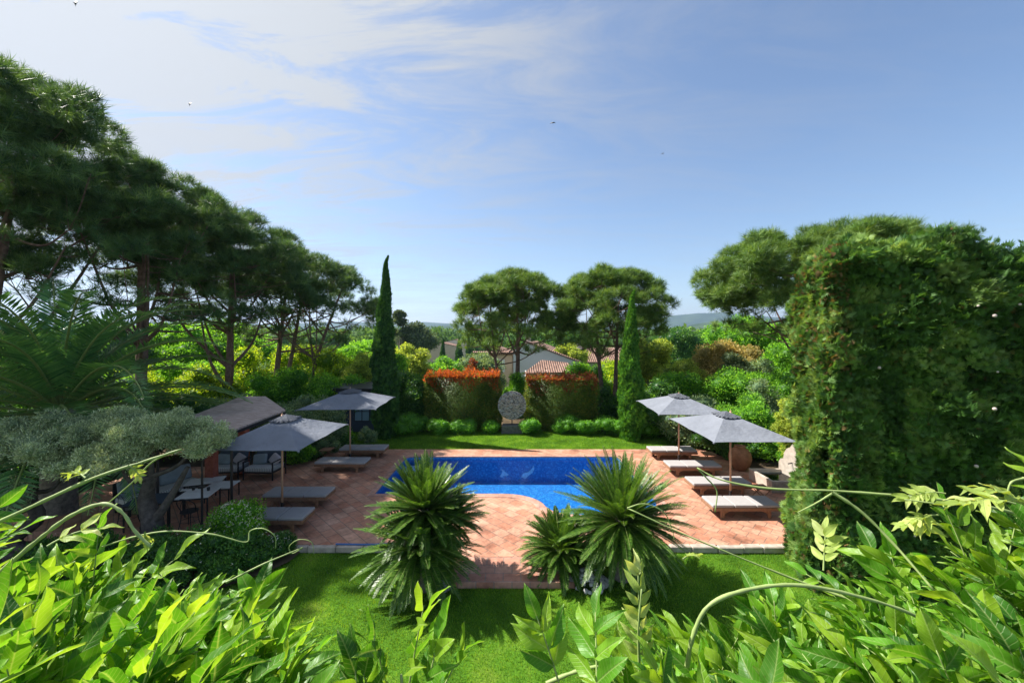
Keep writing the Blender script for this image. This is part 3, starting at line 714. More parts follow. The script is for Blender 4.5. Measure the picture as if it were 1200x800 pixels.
# --- left side
shrub('light green tree between the left pine row and the small distant cypress',425,400,70,38,M['green'],trunk=True,cat='tree',name='broadleaf_tree')
shrub('yellow-green bush left of the tall dark cypress',405,408,90,27,M['lime'])
shrub('olive-brown tinged bush touching the tall dark cypress',425,412,50,25,M['sage'])
shrub('vivid yellow shrub behind the pale pine trunks',352,402,80,29,M['lime'])
shrub('bright yellow shrub left of the pale pine trunks',290,405,80,27,M['lime'])
shrub('deep green tree behind the yellow shrubs on the left',270,370,100,36,M['green'],trunk=True,cat='tree',name='broadleaf_tree')
shrub('big green tree far left seen under the pine branches',200,372,130,33,M['green'],trunk=True,cat='tree',name='broadleaf_tree')
shrub('bright green tree behind the palm at the left edge',20,385,170,20,M['green'],trunk=True,cat='tree',name='broadleaf_tree')
shrub('dark leafy tree at left behind the palm crown',110,372,130,28,M['deep'],trunk=True,cat='tree',name='broadleaf_tree')
shrub('yellow-green leafy bush right of the palm fronds',245,425,80,21,M['lime'],base=0)
shrub('fresh green bush left of the pale pine trunks',330,428,90,23,M['green'])
shrub('fresh green hedge behind the far left umbrella',395,436,90,22.5,M['green'],base=0)
shrub('grey-green clipped mound above the reed roof',350,460,110,18.4,M['grey'],base=0)
shrub('grey-green clipped mound behind the palm fronds',265,462,80,18.2,M['grey'],base=0)
shrub('dark shrub under the palm, behind the olive trees',60,470,260,15.2,M['deep'],base=0)
shrub('dark evergreen mass behind the shaded lounge',190,455,110,16.6,M['deep'],base=0)
for px,top,w,Y,mt,lab in ((342,497,60,16.6,'deep','dark rounded shrub beside the armchairs'),(376,503,56,17.6,'grey','grey-green rounded shrub right of the armchairs'),(352,518,34,15.9,'green','small bright green shrub right of the armchairs'),
        (398,495,40,19.3,'green','yellow-lit low shrub in front of the black hut'),(432,499,22,19.4,'grey','silvery tuft at the foot of the black hut'),(403,508,24,18.6,'deep','low dark mound left of the far left lounger')):
    shrub(lab,px,top,w,Y,M[mt],base=-.02,leaf=.09,tmpl=NARROW if mt=='grey' else LEAF)
shrub('leafy green bush between the palm and the pale pine trunks',215,420,110,24,M['green'],base=-.1)
shrub('yellow-lit bush behind the palm fronds',150,428,110,22,M['lime'],base=-.1)
shrub('broad green bush behind the palm trunk',70,425,150,19,M['green'],base=-.1)
# ball shrubs along the hedge foot
balls=[(487,484,36,21.0),(470,489,28,20.6),(514,491,30,20.9),(543,492,34,21.2),(574,493,22,21.1),(622,491,27,20.9),(655,494,16,21.1),(664,485,30,21.35),(684,492,26,20.9),(711,486,30,21.0),(727,490,22,20.6),(752,491,28,20.3),(765,494,18,20.2)]
bl=['large bright box ball right of the tall cypress','box ball tucked against the tall cypress','box ball at the left corner of the left clipped hedge','dark low box ball under the left clipped hedge','small box ball left of the stone block','bright box ball right of the stone block','smallest box ball at the middle of the right clipped hedge','dark box ball against the face of the right clipped hedge','bright box ball near the right corner of the right clipped hedge','large bright box ball in front of the two bare pine trunks','box ball touching the left side of the bright cypress','bright box ball right of the bright cypress','last small box ball right of the bright cypress']
for (px,top,w,Y),lab in zip(balls,bl):
    s_=FP/Y; X=(px-600)/s_; rx=w/2/s_; H=CZ-(top-HY)/s_+.03
    S=Soup(); B=np.vstack([lumps(rx*.9,rx*.9,H*.46,14,rx*.4,(0,0,H*.5),.9,-.5),[0,0,H*.48,rx*.9,rx*.9,H*.46]])
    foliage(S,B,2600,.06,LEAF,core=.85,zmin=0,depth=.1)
    tag(S.obj('box_ball',M['box'],None,(X,Y,-.03)),lab,'shrub','clipped box balls along the far lawn')

# far-off wood: masses of tree crowns in the valley
def woods():
    s=Soup(); g=np.random.default_rng(77); B=[]
    for i in range(1500):
        Y=150*math.exp(g.uniform(0,2.5)); X=g.uniform(-1.35,1.35)*Y; r=g.uniform(2.5,5.5)*(1+Y/900); z=-3.4
        B.append((X,Y,z+r*.75,r*1.2,r*1.2,r*g.uniform(.7,1.15)))
    for i in range(150):
        Y=g.uniform(62,150); X=g.uniform(-1.3,1.3)*Y
        if abs((X/Y*FP+600)-560)<75: continue
        r=g.uniform(2,3.4); B.append((X,Y,-3.1+r*.8,r*1.2,r*1.2,r*g.uniform(.8,1.2)))
    B=np.array(B)
    for b in B:
        k=np.clip(int(2600/math.sqrt(b[1])),50,260); d=unit(g.normal(size=(k,3))+np.array([0,0,.3])); P=b[:3]+d*b[3:]*(1+.12*g.normal(size=(k,1)))
        scatter(s,LEAF[0],LEAF[1],P,frames(d*.4+g.normal(size=(k,3))*.6),b[3]*.32*g.uniform(.7,1.3,k),np.clip(g.uniform(0,1)*.7+g.uniform(0,.4,k),0,1))
        s.add(ICO2[0]*b[3:]*.9+b[:3],ICO2[1],float(g.uniform(0,.6)))
    tag(s.obj('distant_wood',M['wood_far']),'far-off green wood filling the valley below the hills','wood',kind='stuff')
woods()

# ------------------------------------------------------------------ palm, cycads
def frond(s, rs, base, az, el, L, droop, ll, npair, lw, rr, vang=.5, roll=0, curl=0):
    K=14; t=np.linspace(0,1,K); e=el-droop*t**1.35
    ds=L/(K-1); h=np.cumsum(np.concatenate([[0],np.cos(e[:-1])*ds])); z=np.cumsum(np.concatenate([[0],np.sin(e[:-1])*ds]))
    a=az+curl*t
    C=np.column_stack([h*np.cos(a),h*np.sin(a),z])+base
    tube(rs,C,np.linspace(rr,rr*.25,K),5)
    u=np.linspace(.12,1,npair); ci=np.interp(u,t,np.arange(K)); i0=np.minimum(ci.astype(int),K-2); f=(ci-i0)[:,None]
    P=C[i0]*(1-f)+C[i0+1]*f; T=unit(C[i0+1]-C[i0]); S=unit(np.cross(T,np.array([0,0,1.]))); U=np.cross(S,T)
    prof=np.sin(np.clip(u*.93+.07,0,1)*PI)**.45*(1-.25*u)
    for sg in (-1,1):
        D=S*sg*.9+T*(.45+.5*u[:,None])+U*vang+rng.normal(size=P.shape)*.07
        D[:,2]-=.05
        D=unit(D); M3=frames(D,spin=U+0*D)
        scatter(s,leaf_t(lw,.02)[0],LEAF[1],P,M3,ll*prof*rng.uniform(.9,1.08,len(P)),np.clip(rng.normal(.45,.2,len(P)),0,1))
def palm():
    X,Y=-13.3,11.7; root=thing('palm_tree','large feathery date palm with arching dark fronds at the left',"palm",(X,Y,-.1))
    T=Soup(); tube(T,[(0,0,0),(0,0,1.2),(0,0,3.1)],[.42,.38,.36],12); T.obj('trunk',M['barkg'],root)
    for i in range(60):
        s=Soup(); r_=Soup() if i==0 else r_
        if i==0: allr=r_
        a=i*2.39996; t=i/60; el=R(82)-t*R(88)
        frond(s,allr,np.array([0.12*math.cos(a),.12*math.sin(a),3.2-.3*t]),a+rng.normal()*.12,el+rng.normal()*.07,rng.uniform(4.6,6.0),R(62)+rng.normal()*.15+(1-t)*.55,.7,76,.105,.045,.2,curl=rng.normal()*.15)
        s.obj('frond',M['palm'],root)
    allr.obj('midribs',M['rachis'],root)
palm()
def cycad(label,X,Y,crowns,seed):
    global rng
    keep=rng; rng=np.random.default_rng(seed); root=thing('cycad',label,'cycad',(X,Y,-.12),group='cycads in front of the pool')
    T=Soup(); mid=Soup(); rest=Soup(); cnt=0; tot=sum(c[3] for c in crowns)
    for (cx,cy,cz,n,L,lo,hi,dr) in crowns:
        tube(T,[(cx*.5,cy*.5,0),(cx*.8,cy*.8,cz*.6),(cx,cy,cz)],[.22,.2,.16],10)
        for i in range(n):
            a=i*2.39996+rng.normal()*.1; t=(i+.5)/n; el=R(hi)+(R(lo)-R(hi))*t**.85
            cnt+=1; own=(cnt*99)//tot!=((cnt-1)*99)//tot if tot>99 else True
            s=Soup() if own else rest
            frond(s,mid,np.array([cx+.08*math.cos(a),cy+.08*math.sin(a),cz-.05]),a,el+rng.normal()*.07,L*rng.uniform(.8,1.1),R(dr)+rng.normal()*.08+.25*t,.16,64,.2,.011,.3)
            if own: s.obj('frond',M['cycad'],root)
    if rest.n: rest.obj('inner_fronds',M['cycad'],root)['kind']='stuff'
    mid.obj('midribs',M['rachis'],root)
    T.obj('trunk',M['barkg'],root); rng=keep
cycad('tall dark cycad with two tiers of fronds left of the path',-1.85,8.5,[(0,0,1.65,170,1.12,-55,88,10),(-.08,-.18,.95,130,1.25,-40,60,16),(.4,.15,1.35,60,.9,-20,70,12)],1)
cycad('broad spiky cycad with a wide round crown right of the path',2.42,8.75,[(0,0,1.3,215,1.46,-42,88,14)],2)
cycad('small cycad with an off-centre low crown beside the path, right side',1.1,8.95,[(0,0,.55,110,.95,-22,84,18)],3)

# ------------------------------------------------------------------ olives
def olive(label,X,Y,blobs,trunkpts,n):
    root=thing('olive_tree',label,'tree',(X,Y,-.1)); T=Soup()
    for pts,r0,r1 in trunkpts: tube(T,spline(pts,5)+0,np.linspace(r0,r1,len(spline(pts,5))),8)
    B=np.array(blobs,float)
    for b in B:
        tube(T,spline([trunkpts[0][0][-1],(b[0]*.6,b[1]*.6,b[2]-.6),(b[0],b[1],b[2])],4),np.linspace(.07,.02,9),5)
    T.obj('trunk',M['barkd'],root,smooth=True)
    L=[]
    for b in B:
        L.append(lumps(b[3],b[4],b[5],16,b[5]*.42,(b[0],b[1],b[2]),.8,-.5)); L.append(b[None,:]*np.array([1,1,1,.7,.7,.7]))
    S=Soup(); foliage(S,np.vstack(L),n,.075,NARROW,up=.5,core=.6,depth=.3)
    S.obj('crown',M['olive'],root)
olive('silvery cloud-pruned olive tree beside the bar table',-8.75,9.55,[(.2,0,3.0,1.25,1.0,.55),(-1.0,.2,2.95,1.1,.9,.55),(1.1,.2,2.75,.85,.8,.5),(-.2,-.5,2.5,.9,.6,.4)],[([(0,0,0),(.15,0,.7),(-.1,.1,1.3),(.1,0,1.9)],.27,.12),([(0,0,.6),(.5,0,1.3),(.9,.1,2.1)],.13,.05)],52000)
olive('silvery olive tree with a low twisted trunk at the left edge',-11.4,9.3,[(.3,0,2.8,1.4,1.0,.6),(-1.1,.2,2.45,1.3,1.0,.65),(-.4,-.5,1.75,1.1,.6,.5),(1.1,.0,2.3,.8,.8,.5),(-2.4,.1,1.9,1.2,1,.6)],[([(0,0,0),(-.3,0,.5),(.2,.1,1.0),(0,0,1.6)],.24,.11),([(.6,-.2,0),(.3,-.2,.35),(-.4,0,.6),(-1.2,.1,1.3)],.13,.05)],56000)

# bed of low dark shrubs with white flowers, left foreground
def flower_bush(label,X,Y,rx,ry,rz,n,nf,mat='deep'):
    root=thing('flowering_shrub',label,'shrub',(X,Y,-.1)); S=Soup()
    B=np.vstack([lumps(rx,ry,rz,26,rz*.45,(0,0,rz*.9),.8,-.4),[0,0,rz*.8,rx*.8,ry*.8,rz*.75]]); foliage(S,B,n,.065,LEAF,core=.7,zmin=0)
    S.obj('foliage',M[mat],root)
    if nf:
        d=unit(rng.normal(size=(nf,3))*np.array([1,1,.5])+np.array([0,-.3,.8])); P=np.array([0,0,rz*.9])+d*np.array([rx,ry,rz])*rng.uniform(.95,1.1,size=(nf,1)); s=Soup()
        for k in range(4): scatter(s,BROAD[0],BROAD[1],P,frames(rng.normal(size=(nf,3))+np.array([0,0,.4])),.028*rng.uniform(.7,1.2,nf),rng.uniform(0,1,nf))
        s.obj('blossom',M['white_fl'],root)
flower_bush('low dark green shrub dotted with small white roses, in the left bed',-7.0,8.75,.75,.55,.5,9000,30)
flower_bush('dark green shrub in the left bed nearest the lawn edge',-6.1,9.1,.6,.5,.42,7000,12)
flower_bush('dark shrub at the left end of the bed under the olive',-8.0,8.9,.7,.5,.45,8000,8)
flower_bush('pale-flowered shrub in front of the nearest left lounger',-6.75,9.75,.62,.4,.62,8000,420,'green')
flower_bush('small flowering clump by the pale stone kerb',-5.55,9.55,.3,.25,.28,2500,60)

flower_bush('low green shrub filling the left bed in front of the white roses',-7.3,8.05,.8,.45,.38,9000,6)
flower_bush('small dark shrub at the sharp front corner of the left bed',-6.3,8.55,.45,.3,.3,5000,4)
flower_bush('wide dark shrub under the gnarled olive at the left edge',-9.6,8.6,1.1,.6,.5,12000,10)
# cobbles round the cycads
def cobbles(n,cx,cy,rx,ry,lab,grp,hz=0):
    proto=None
    variants=[]
    for v in range(4):
        V=ICO2[0]*(1+.12*np.random.default_rng(v).normal(size=(len(ICO2[0]),1)))*np.array([1,.85,.7]); s=Soup(); s.add(V*.065,ICO2[1]); variants.append(s.mesh('cobble',True))
        variants[-1].materials.append(M['cobble'])
    for i in range(n):
        a=random.uniform(0,2*PI); q=math.sqrt(random.uniform(0,1)); o=bpy.data.objects.new('cobble',variants[i%4]); COL.objects.link(o)
        k=random.uniform(.6,1.25); o.location=(cx+q*rx*math.cos(a),cy+q*ry*math.sin(a),-.1+(1-q)*hz+.03); o.rotation_euler=(random.uniform(-.4,.4),random.uniform(-.4,.4),random.uniform(0,6)); o.scale=(k,k,k)
        tag(o,lab,'stone',grp)
cobbles(95,1.62,8.5,.42,.36,'rounded grey cobble in the heap under the two cycads right of the path','cobbles right of the path',.3)
cobbles(34,-1.55,8.32,.24,.18,'rounded grey cobble in the small heap at the left cycad','cobbles left of the path',.12)

# ------------------------------------------------------------------ umbrellas
def umbrella(label,X,Y,cxo,w,d,eave,apex,rz=0,wob=0):
    root=thing('umbrella',label,'umbrella',(X,Y,0),rz,group='square garden umbrellas over the loungers')
    b=bmesh.new(); rod(b,(0,0,.05),(0,0,apex+.04),.03,n=12); bm_obj('pole',b,M['polew'],root,smooth=True)
    b=bmesh.new(); bx(b,(0,0,.03),(.5,.5,.06),bev=.01); rod(b,(0,0,.06),(0,0,.35),.045,n=12); bm_obj('base',b,M['black'],root)
    dz=apex-eave; hw,hd=w/2,d/2
    def surf(u,v,off=0):        # u,v in -1..1; catenary sag between ribs, hip ridges to the corners
        r=max(abs(u),abs(v)); t=0 if r<1e-6 else min(abs(u),abs(v))/r
        z=apex-dz*r-.045*math.sin(PI*r)*(1-t)+off
        ed=.05*r*(1-abs(2*t-1)**2)*r**6
        return (cxo+u*hw*(1-ed*.6), v*hd*(1-ed*.6), z-0*ed)
    def pyr(b,r0,r1,off,nr=8,na=6):
        ring=[]
        for i in range(nr+1):
            r=r0+(r1-r0)*i/nr; row=[]
            for side in range(4):
                for k in range(2*na):
                    t=-1+k/na
                    u,v=[(t,-1),(1,t),(-t,1),(-1,-t)][side]; row.append(b.verts.new(surf(u*r,v*r,off)))
            ring.append(row)
        m=len(ring[0])
        for i in range(nr):
            for k in range(m): b.faces.new((ring[i][k],ring[i][(k+1)%m],ring[i+1][(k+1)%m],ring[i+1][k]))
        return ring
    b=bmesh.new(); pyr(b,.17,1,0); bmesh.ops.recalc_face_normals(b,faces=b.faces[:]); bmesh.ops.solidify(b,geom=b.faces[:],thickness=.008)
    can=bm_obj('canopy',b,M['canvas'],root,smooth=False)
    b=bmesh.new(); rr=pyr(b,.02,.24,.05,4,6)
    for k,v in enumerate(rr[-1]): v.co.z+=.022*math.cos(k*2.1)-.005
    b.faces.new(rr[0]); bmesh.ops.solidify(b,geom=b.faces[:],thickness=.006); bm_obj('vent',b,M['canvas'],can)
    ends=[(su,sv) for su in(-1,0,1) for sv in(-1,0,1) if (su,sv)!=(0,0)]
    for su,sv in ends:
        b=bmesh.new(); p0=Vector(surf(.03*su,.03*sv,-.05)); p1=Vector(surf(.985*su,.985*sv,-.025)); m_=Vector(surf(.5*su,.5*sv,-.03)); rod(b,p0,m_,.011,n=5); rod(b,m_,p1,.011,n=5); rod(b,(0,0,apex-.75),m_,.009,n=5); bm_obj('rib',b,M['polew'],root)
    b=bmesh.new(); rod(b,(0,0,apex-.8),(0,0,apex-.7),.05,n=12); rod(b,(0,0,apex-.07),(0,0,apex+.09),.028,.01,n=10); bm_obj('hub',b,M['polew'],root)
    b=bmesh.new()
    for su in(-1,1):
        for sv in(-1,1): p=surf(su,sv,0); bx(b,(p[0],p[1],p[2]-.02),(.05,.05,.04),bev=.008)
    bm_obj('corner_pocket',b,M['canvas'],can)
    return root
umbrella('near left slate grey umbrella between the two closest left loungers',-6.66,11.55,.1,2.35,3.0,2.27,2.85)
umbrella('far left slate grey umbrella near the tall cypress',-6.6,16.25,0,2.9,3.0,2.42,2.97,R(3))
umbrella('near right slate grey umbrella in front of the conifer hedge',6.8,12.4,-.14,2.32,3.1,2.27,2.78)
umbrella('far right slate grey umbrella near the bright cypress',6.74,16.1,0,2.55,3.1,2.27,2.8,R(-3))

# ------------------------------------------------------------------ loungers
def lounger(label):
    root=thing('sun_lounger',label,'sun lounger',(0,0,0),group='teak sun loungers round the pool')
    L,W=1.92,.7
    b=bmesh.new()
    for sy in(-1,1): bx(b,(0,sy*(W/2-.02),.27),(L,.04,.09),bev=.006)
    for sx in(-1,1): bx(b,(sx*(L/2-.02),0,.27),(.04,W-.085,.085),bev=.006)
    for i in range(17): bx(b,(-L/2+.11+i*.106,0,.293),(.07,W-.09,.018))
    bm_obj('frame',b,M['teak'],root)
    for sx in(-1,1):
        for sy in(-1,1):
            b=bmesh.new(); bx(b,(sx*(L/2-.3),sy*(W/2-.05),.115),(.1,.05,.23),rot=Matrix.Rotation(sx*.0,4,'Y'),bev=.008)
            bx(b,(sx*(L/2-.38),sy*(W/2-.05),.185),(.2,.035,.06),rot=Matrix.Rotation(sx*.5,4,'Y'),bev=.005)
            bm_obj('leg',b,M['teak'],root)
    b=bmesh.new(); bx(b,(0,0,.12),(L-.65,.04,.05)); bm_obj('stretcher',b,M['teak'],root)
    b=bmesh.new()
    for x0,x1 in((-.955,-.34),(-.33,.28),(.29,.955)):
        bx(b,((x0+x1)/2,0,.355),(x1-x0,W-.01,.085),bev=.03,seg=3)
        bx(b,((x0+x1)/2,0,.345),(x1-x0-.02,W,.012),bev=.004)
    bm_obj('mattress',b,M['cush'],root,smooth=False)
    return root
LL=[('lounger closest on the left, behind the pale-flowered shrub',-6.45,10.8,0),('lounger on the left beside the small folding table under the near umbrella',-6.55,12.3,0),('lounger on the left just in front of the far left umbrella pole',-6.5,15.35,-.02),('lounger farthest back on the left, next to the far lawn',-6.35,17.15,.02),
    ('lounger closest on the right, foremost at the terrace corner',6.62,11.58,0),('lounger on the right, second from the front, folding table at its end',6.82,13.22,.01),('lounger on the right, third from the front, near the terracotta jar',6.75,14.95,-.01),('lounger farthest back on the right, at the far lawn edge',6.76,16.9,0)]
proto=lounger('teak lounger')
for i,(lab,x,y,a) in enumerate(LL):
    o=proto if i==0 else copy_tree(proto); o.location=(x,y,0); o.rotation_euler=(0,0,a); o['label']='teak '+lab
def folding_table(label):
    root=thing('side_table',label,'side table',(0,0,0),group='small folding side tables')
    b=bmesh.new()
    for i in range(6): bx(b,(-.2+i*.08,0,.41),(.07,.46,.018),bev=.003)
    for sy in(-.19,.19): bx(b,(0,sy,.392),(.46,.03,.018))
    bm_obj('tabletop',b,M['teak'],root)
    for sy in(-.2,.2):
        for sg in(-1,1):
            b=bmesh.new(); rod(b,(sg*.2,sy+sg*.012,.0),(-sg*.18,sy+sg*.012,.385),.014,n=6); bm_obj('leg',b,M['teak'],root)
    return root
pt=folding_table('x'); 
for i,(x,y,lab) in enumerate(((-7.72,11.75,'small folding teak table at the left end of the near left loungers'),(-7.75,16.7,'small folding teak table beside the farthest left lounger'),(7.82,12.55,'small folding teak table between the two nearest right loungers'),(7.95,16.1,'small folding teak table at the right end of the far right loungers'))):
    o=pt if i==0 else copy_tree(pt); o.location=(x,y,0); o['label']=lab

# ------------------------------------------------------------------ lounge under the reed roof
def cushion(b,c,sz,rot): bx(b,c,sz,rot=rot,bev=min(sz)*.42,seg=3)
def armchair(label,x,y,rz,pil):
    root=thing('armchair',label,'armchair',(x,y,0),rz,group='outdoor armchairs under the reed roof')
    b=bmesh.new(); W=1.08
    for sx in(-1,1):
        for sy in(-1,1): bx(b,(sx*W/2,sy*.38,.32 if sy<0 else .42),(.035,.035,.64 if sy<0 else .84))
        bx(b,(sx*W/2,0,.64),(.04,.78,.03)); bx(b,(sx*W/2,0,.27),(.03,.74,.03))
    bx(b,(0,.38,.83),(W,.03,.03)); bx(b,(0,-.38,.27),(W,.03,.03)); bx(b,(0,.38,.27),(W,.03,.03)); bx(b,(0,0,.28),(W-.05,.7,.015))
    for i in range(9): bx(b,(-W/2+.12+i*.105,.38,.55),(.014,.014,.54))
    bm_obj('frame',b,M['black'],root)
    b=bmesh.new(); bx(b,(0,-.02,.37),(W-.06,.74,.15),bev=.035,seg=3); bm_obj('seat',b,M['stripe'],root)
    b=bmesh.new(); cushion(b,(0,.28,.66),(W-.1,.17,.46),Matrix.Rotation(-.2,4,'X')); bm_obj('backrest',b,M['slate'],root)
    for px,mt,tl in pil:
        b=bmesh.new(); cushion(b,(px,.1,.62),(.5 if mt=='greyc' else .36,.14,.36),Matrix.Rotation(-.3,4,'X')@Matrix.Rotation(tl,4,'Y')); bm_obj('pillow',b,M[mt],root)
armchair('black framed armchair with striped seat, left of the pair near the flower border',-10.35,14.6,.05,[(-.24,'greyc',.05),(.3,'mauve',.5)])
armchair('black framed armchair with striped seat, right of the pair nearest the near left umbrella pole',-9.05,14.6,-.05,[(-.24,'greyc',-.1),(.32,'mauve',.6)])
def daybed():
    root=thing('sofa','low grey-cushioned sofa in the shade left of the tables','sofa',(-10.9,12.4,0),R(68))
    b=bmesh.new(); bx(b,(0,0,.25),(2.0,.8,.06)); bx(b,(0,.4,.55),(2.0,.04,.6))
    for sx in(-.95,.95):
        for sy in(-.36,.36): bx(b,(sx,sy,.12),(.05,.05,.25))
    bm_obj('frame',b,M['black'],root)
    b=bmesh.new(); bx(b,(0,0,.36),(1.95,.76,.15),bev=.04,seg=3); bm_obj('seat',b,M['stripe'],root)
    for x in(-.5,.5):
        b=bmesh.new(); cushion(b,(x,.26,.66),(.9,.18,.48),Matrix.Rotation(-.25,4,'X')); bm_obj('backrest',b,M['greyc'],root)
daybed()
def metal_table(label,x,y,w,d,h,rz=0,top='whitep'):
    root=thing('table',label,'table',(x,y,0),rz,group='metal tables on the shaded terrace')
    b=bmesh.new(); bx(b,(0,0,h-.015),(w,d,.03),bev=.004); bm_obj('tabletop',b,M[top],root)
    for sx in(-1,1):
        for sy in(-1,1):
            b=bmesh.new(); bx(b,(sx*(w/2-.03),sy*(d/2-.03),(h-.03)/2),(.03,.03,h-.03)); bm_obj('leg',b,M['black'],root)
    b=bmesh.new()
    for sy in(-1,1): bx(b,(0,sy*(d/2-.03),h-.06),(w-.1,.02,.03))
    bm_obj('apron',b,M['black'],root); return root
metal_table('pale-topped dining table in the half shade beside the dark chairs',-8.95,11.25,1.0,.75,.74,R(12))
metal_table('low pale-topped table in the sunlit strip right of the dining table',-9.2,12.65,.75,.65,.45,R(8))
metal_table('low white-topped table lying behind the dining table, nearest the armchairs',-10.0,13.0,1.0,.6,.45,R(20))
metal_table('dark-topped table left of the pale dining table',-9.75,10.9,1.1,.75,.74,R(12),'slate')
# folded napkin and dark cups on the dining table
b=bmesh.new(); bx(b,(0,0,.004),(.28,.2,.008),bev=.002); tag(bm_obj('napkin',b,M['whitep'],None,(-8.95,11.3,.742)),'folded white cloth on the pale dining table','cloth')
for x,y,lab in((-9.15,11.45,'dark cup at the back left of the pale dining table'),(-8.7,11.42,'dark cup at the back right of the pale dining table')):
    b=bmesh.new(); rod(b,(0,0,0),(0,0,.09),.035,.042,12); tag(bm_obj('cup',b,M['black'],None,(x,y,.741)),lab,'cup','dark cups on the dining table')
def metal_chair(label,x,y,rz):
    root=thing('metal_chair',label,'chair',(x,y,0),rz,group='dark metal chairs at the dining tables')
    s=Soup(); ring=[(.2*math.cos(t),.2*math.sin(t),.45) for t in np.linspace(0,2*PI,17)]; tube(s,ring,.012,5)
    s.add(np.array([[0,0,.452]]+[[.2*math.cos(t),.2*math.sin(t),.452] for t in np.linspace(0,2*PI,17)]),np.array([[0,i+1,i+2] for i in range(16)]))
    s.obj('seat',M['black'],root)
    for i in range(4):
        a=PI/4+i*PI/2; l=Soup(); tube(l,spline([(.17*math.cos(a),.17*math.sin(a),.45),(.19*math.cos(a),.19*math.sin(a),.2),(.24*math.cos(a),.24*math.sin(a),0)],4),.011,5); l.obj('leg',M['black'],root)
    s=Soup(); tube(s,spline([(-.2,.03,.45),(-.23,.14,.72),(0,.24,.86),(.23,.14,.72),(.2,.03,.45)],6),.012,5)
    tube(s,spline([(-.1,.17,.45),(-.08,.2,.65),(0,.23,.83)],4),.008,4); tube(s,spline([(.1,.17,.45),(.08,.2,.65),(0,.23,.83)],4),.008,4); s.obj('backrest',M['black'],root)
    s=Soup(); tube(s,[(.2*math.cos(t),.2*math.sin(t),.2) for t in np.linspace(0,2*PI,13)],.007,4); s.obj('stretcher',M['black'],root)
metal_chair('curved black metal chair in front of the pale dining table',-8.7,10.75,PI)
metal_chair('black metal chair in front of the dark-topped table',-9.5,10.45,PI+.3)
metal_chair('black metal chair at the left end of the dark-topped table',-10.5,10.9,PI/2)
# reed roof shelter
def shelter():
    root=thing('reed_shelter','shelter with weathered flat reed roof and dark beams over the lounge','shelter',(-10.6,13.3,0))
    b=bmesh.new(); vs=[]
    pts=[(.5,-2.1,2.5),(2.85,-2.15,2.55),(2.75,.5,2.6),(1.2,1.9,2.85),(.3,1.9,2.85)]
    f=b.faces.new([b.verts.new(p) for p in pts]); g=bmesh.ops.extrude_face_region(b,geom=[f]); bmesh.ops.translate(b,vec=(0,0,-.05),verts=[e for e in g['geom'] if isinstance(e,bmesh.types.BMVert)])
    bmesh.ops.recalc_face_normals(b,faces=b.faces[:]); bm_obj('roof',b,M['reed'],root)
    b=bmesh.new(); bx(b,(1.6,-2.05,2.45),(2.2,.1,.12)); bx(b,(2.7,-.7,2.45),(.1,2.5,.12)); bx(b,(.52,-.1,2.45),(.1,3.8,.12))
    for i in range(3): bx(b,(.95+i*.6,-.2,2.44),(.06,3.4,.09))
    bm_obj('beam',b,M['black'],root)
    for x,y in((.5,.1),(.5,1.7)):
        b=bmesh.new(); bx(b,(x,y,1.22),(.28,.28,2.44),bev=.02); bm_obj('pillar',b,M['pinkp'],root)
    for x,y in((2.65,-2.0),(.55,-2.0)):
        b=bmesh.new(); rod(b,(x,y,0),(x,y,2.42),.035,n=8); bm_obj('post',b,M['black'],root)
shelter()
b=thing('lamp_post','thin black post with a small lantern between the olive and the dining table','lamp post',(-8.05,10.35,0))
q=bmesh.new(); rod(q,(0,0,0),(0,0,2.0),.028,.024,8); bm_obj('post',q,M['black'],b)
q=bmesh.new(); bx(q,(0,0,1.25),(.14,.14,.05),bev=.01); bx(q,(0,0,2.06),(.16,.16,.2),bev=.02); bm_obj('lantern',q,M['black'],b)

# black hut with a window
hut=thing('garden_hut','small black hut with a pale blue four-pane window behind the far left umbrella','hut',(-8.2,22.3,-.05))
q=bmesh.new(); bx(q,(0,0,1.15),(2.6,1.8,2.3)); bm_obj('wall',q,M['slate'],hut)
q=bmesh.new(); bx(q,(0,0,2.38),(3.0,2.2,.12),rot=Matrix.Rotation(.06,4,'X')); bm_obj('roof',q,M['black'],hut)
q=bmesh.new(); 
for z in(.62,1.14,1.66): bx(q,(.15,-.915,z),(.84,.03,.04))
for x in(-.25,.15,.55): bx(q,(x,-.915,1.14),(.04,.034,1.06))
w=bm_obj('window',q,M['black'],hut)
q=bmesh.new(); bx(q,(.15,-.906,1.14),(.78,.008,1.0)); bm_obj('pane',q,M['glass'],w)

# ------------------------------------------------------------------ stone disc on block, jar, fountain, hose
disc=thing('stone_disc','round carved grey stone disc on a short steel stem, between the clipped hedges','sculpture',(0,21.35,0))
q=bmesh.new(); bmesh.ops.create_cone(q,cap_ends=True,segments=72,radius1=.76,radius2=.76,depth=.14); bmesh.ops.rotate(q,matrix=Matrix.Rotation(PI/2,3,'X'),verts=q.verts); bmesh.ops.bevel(q,geom=[e for e in q.edges],offset=.02,segments=2,affect='EDGES')
bmesh.ops.translate(q,vec=(0,0,1.42),verts=q.verts); dd=bm_obj('disc',q,M['disc'],disc,smooth=False)
q=bmesh.new()
for i in range(120):
    a=random.uniform(0,2*PI); r=.68*math.sqrt(random.uniform(0,1)); x,z=r*math.cos(a),1.42+r*math.sin(a)
    bx(q,(x,-.075,z),(random.uniform(.08,.2),.05,random.uniform(.03,.06)),rot=Matrix.Rotation(random.uniform(0,PI),4,'Y'),bev=.012)
bm_obj('relief',q,M['stone'],disc)['kind']='stuff'
q=bmesh.new(); rod(q,(0,0,.4),(0,0,.75),.025); bm_obj('stem',q,M['black'],disc)
q=bmesh.new(); bx(q,(0,0,.2),(1.2,.6,.46),bev=.03)
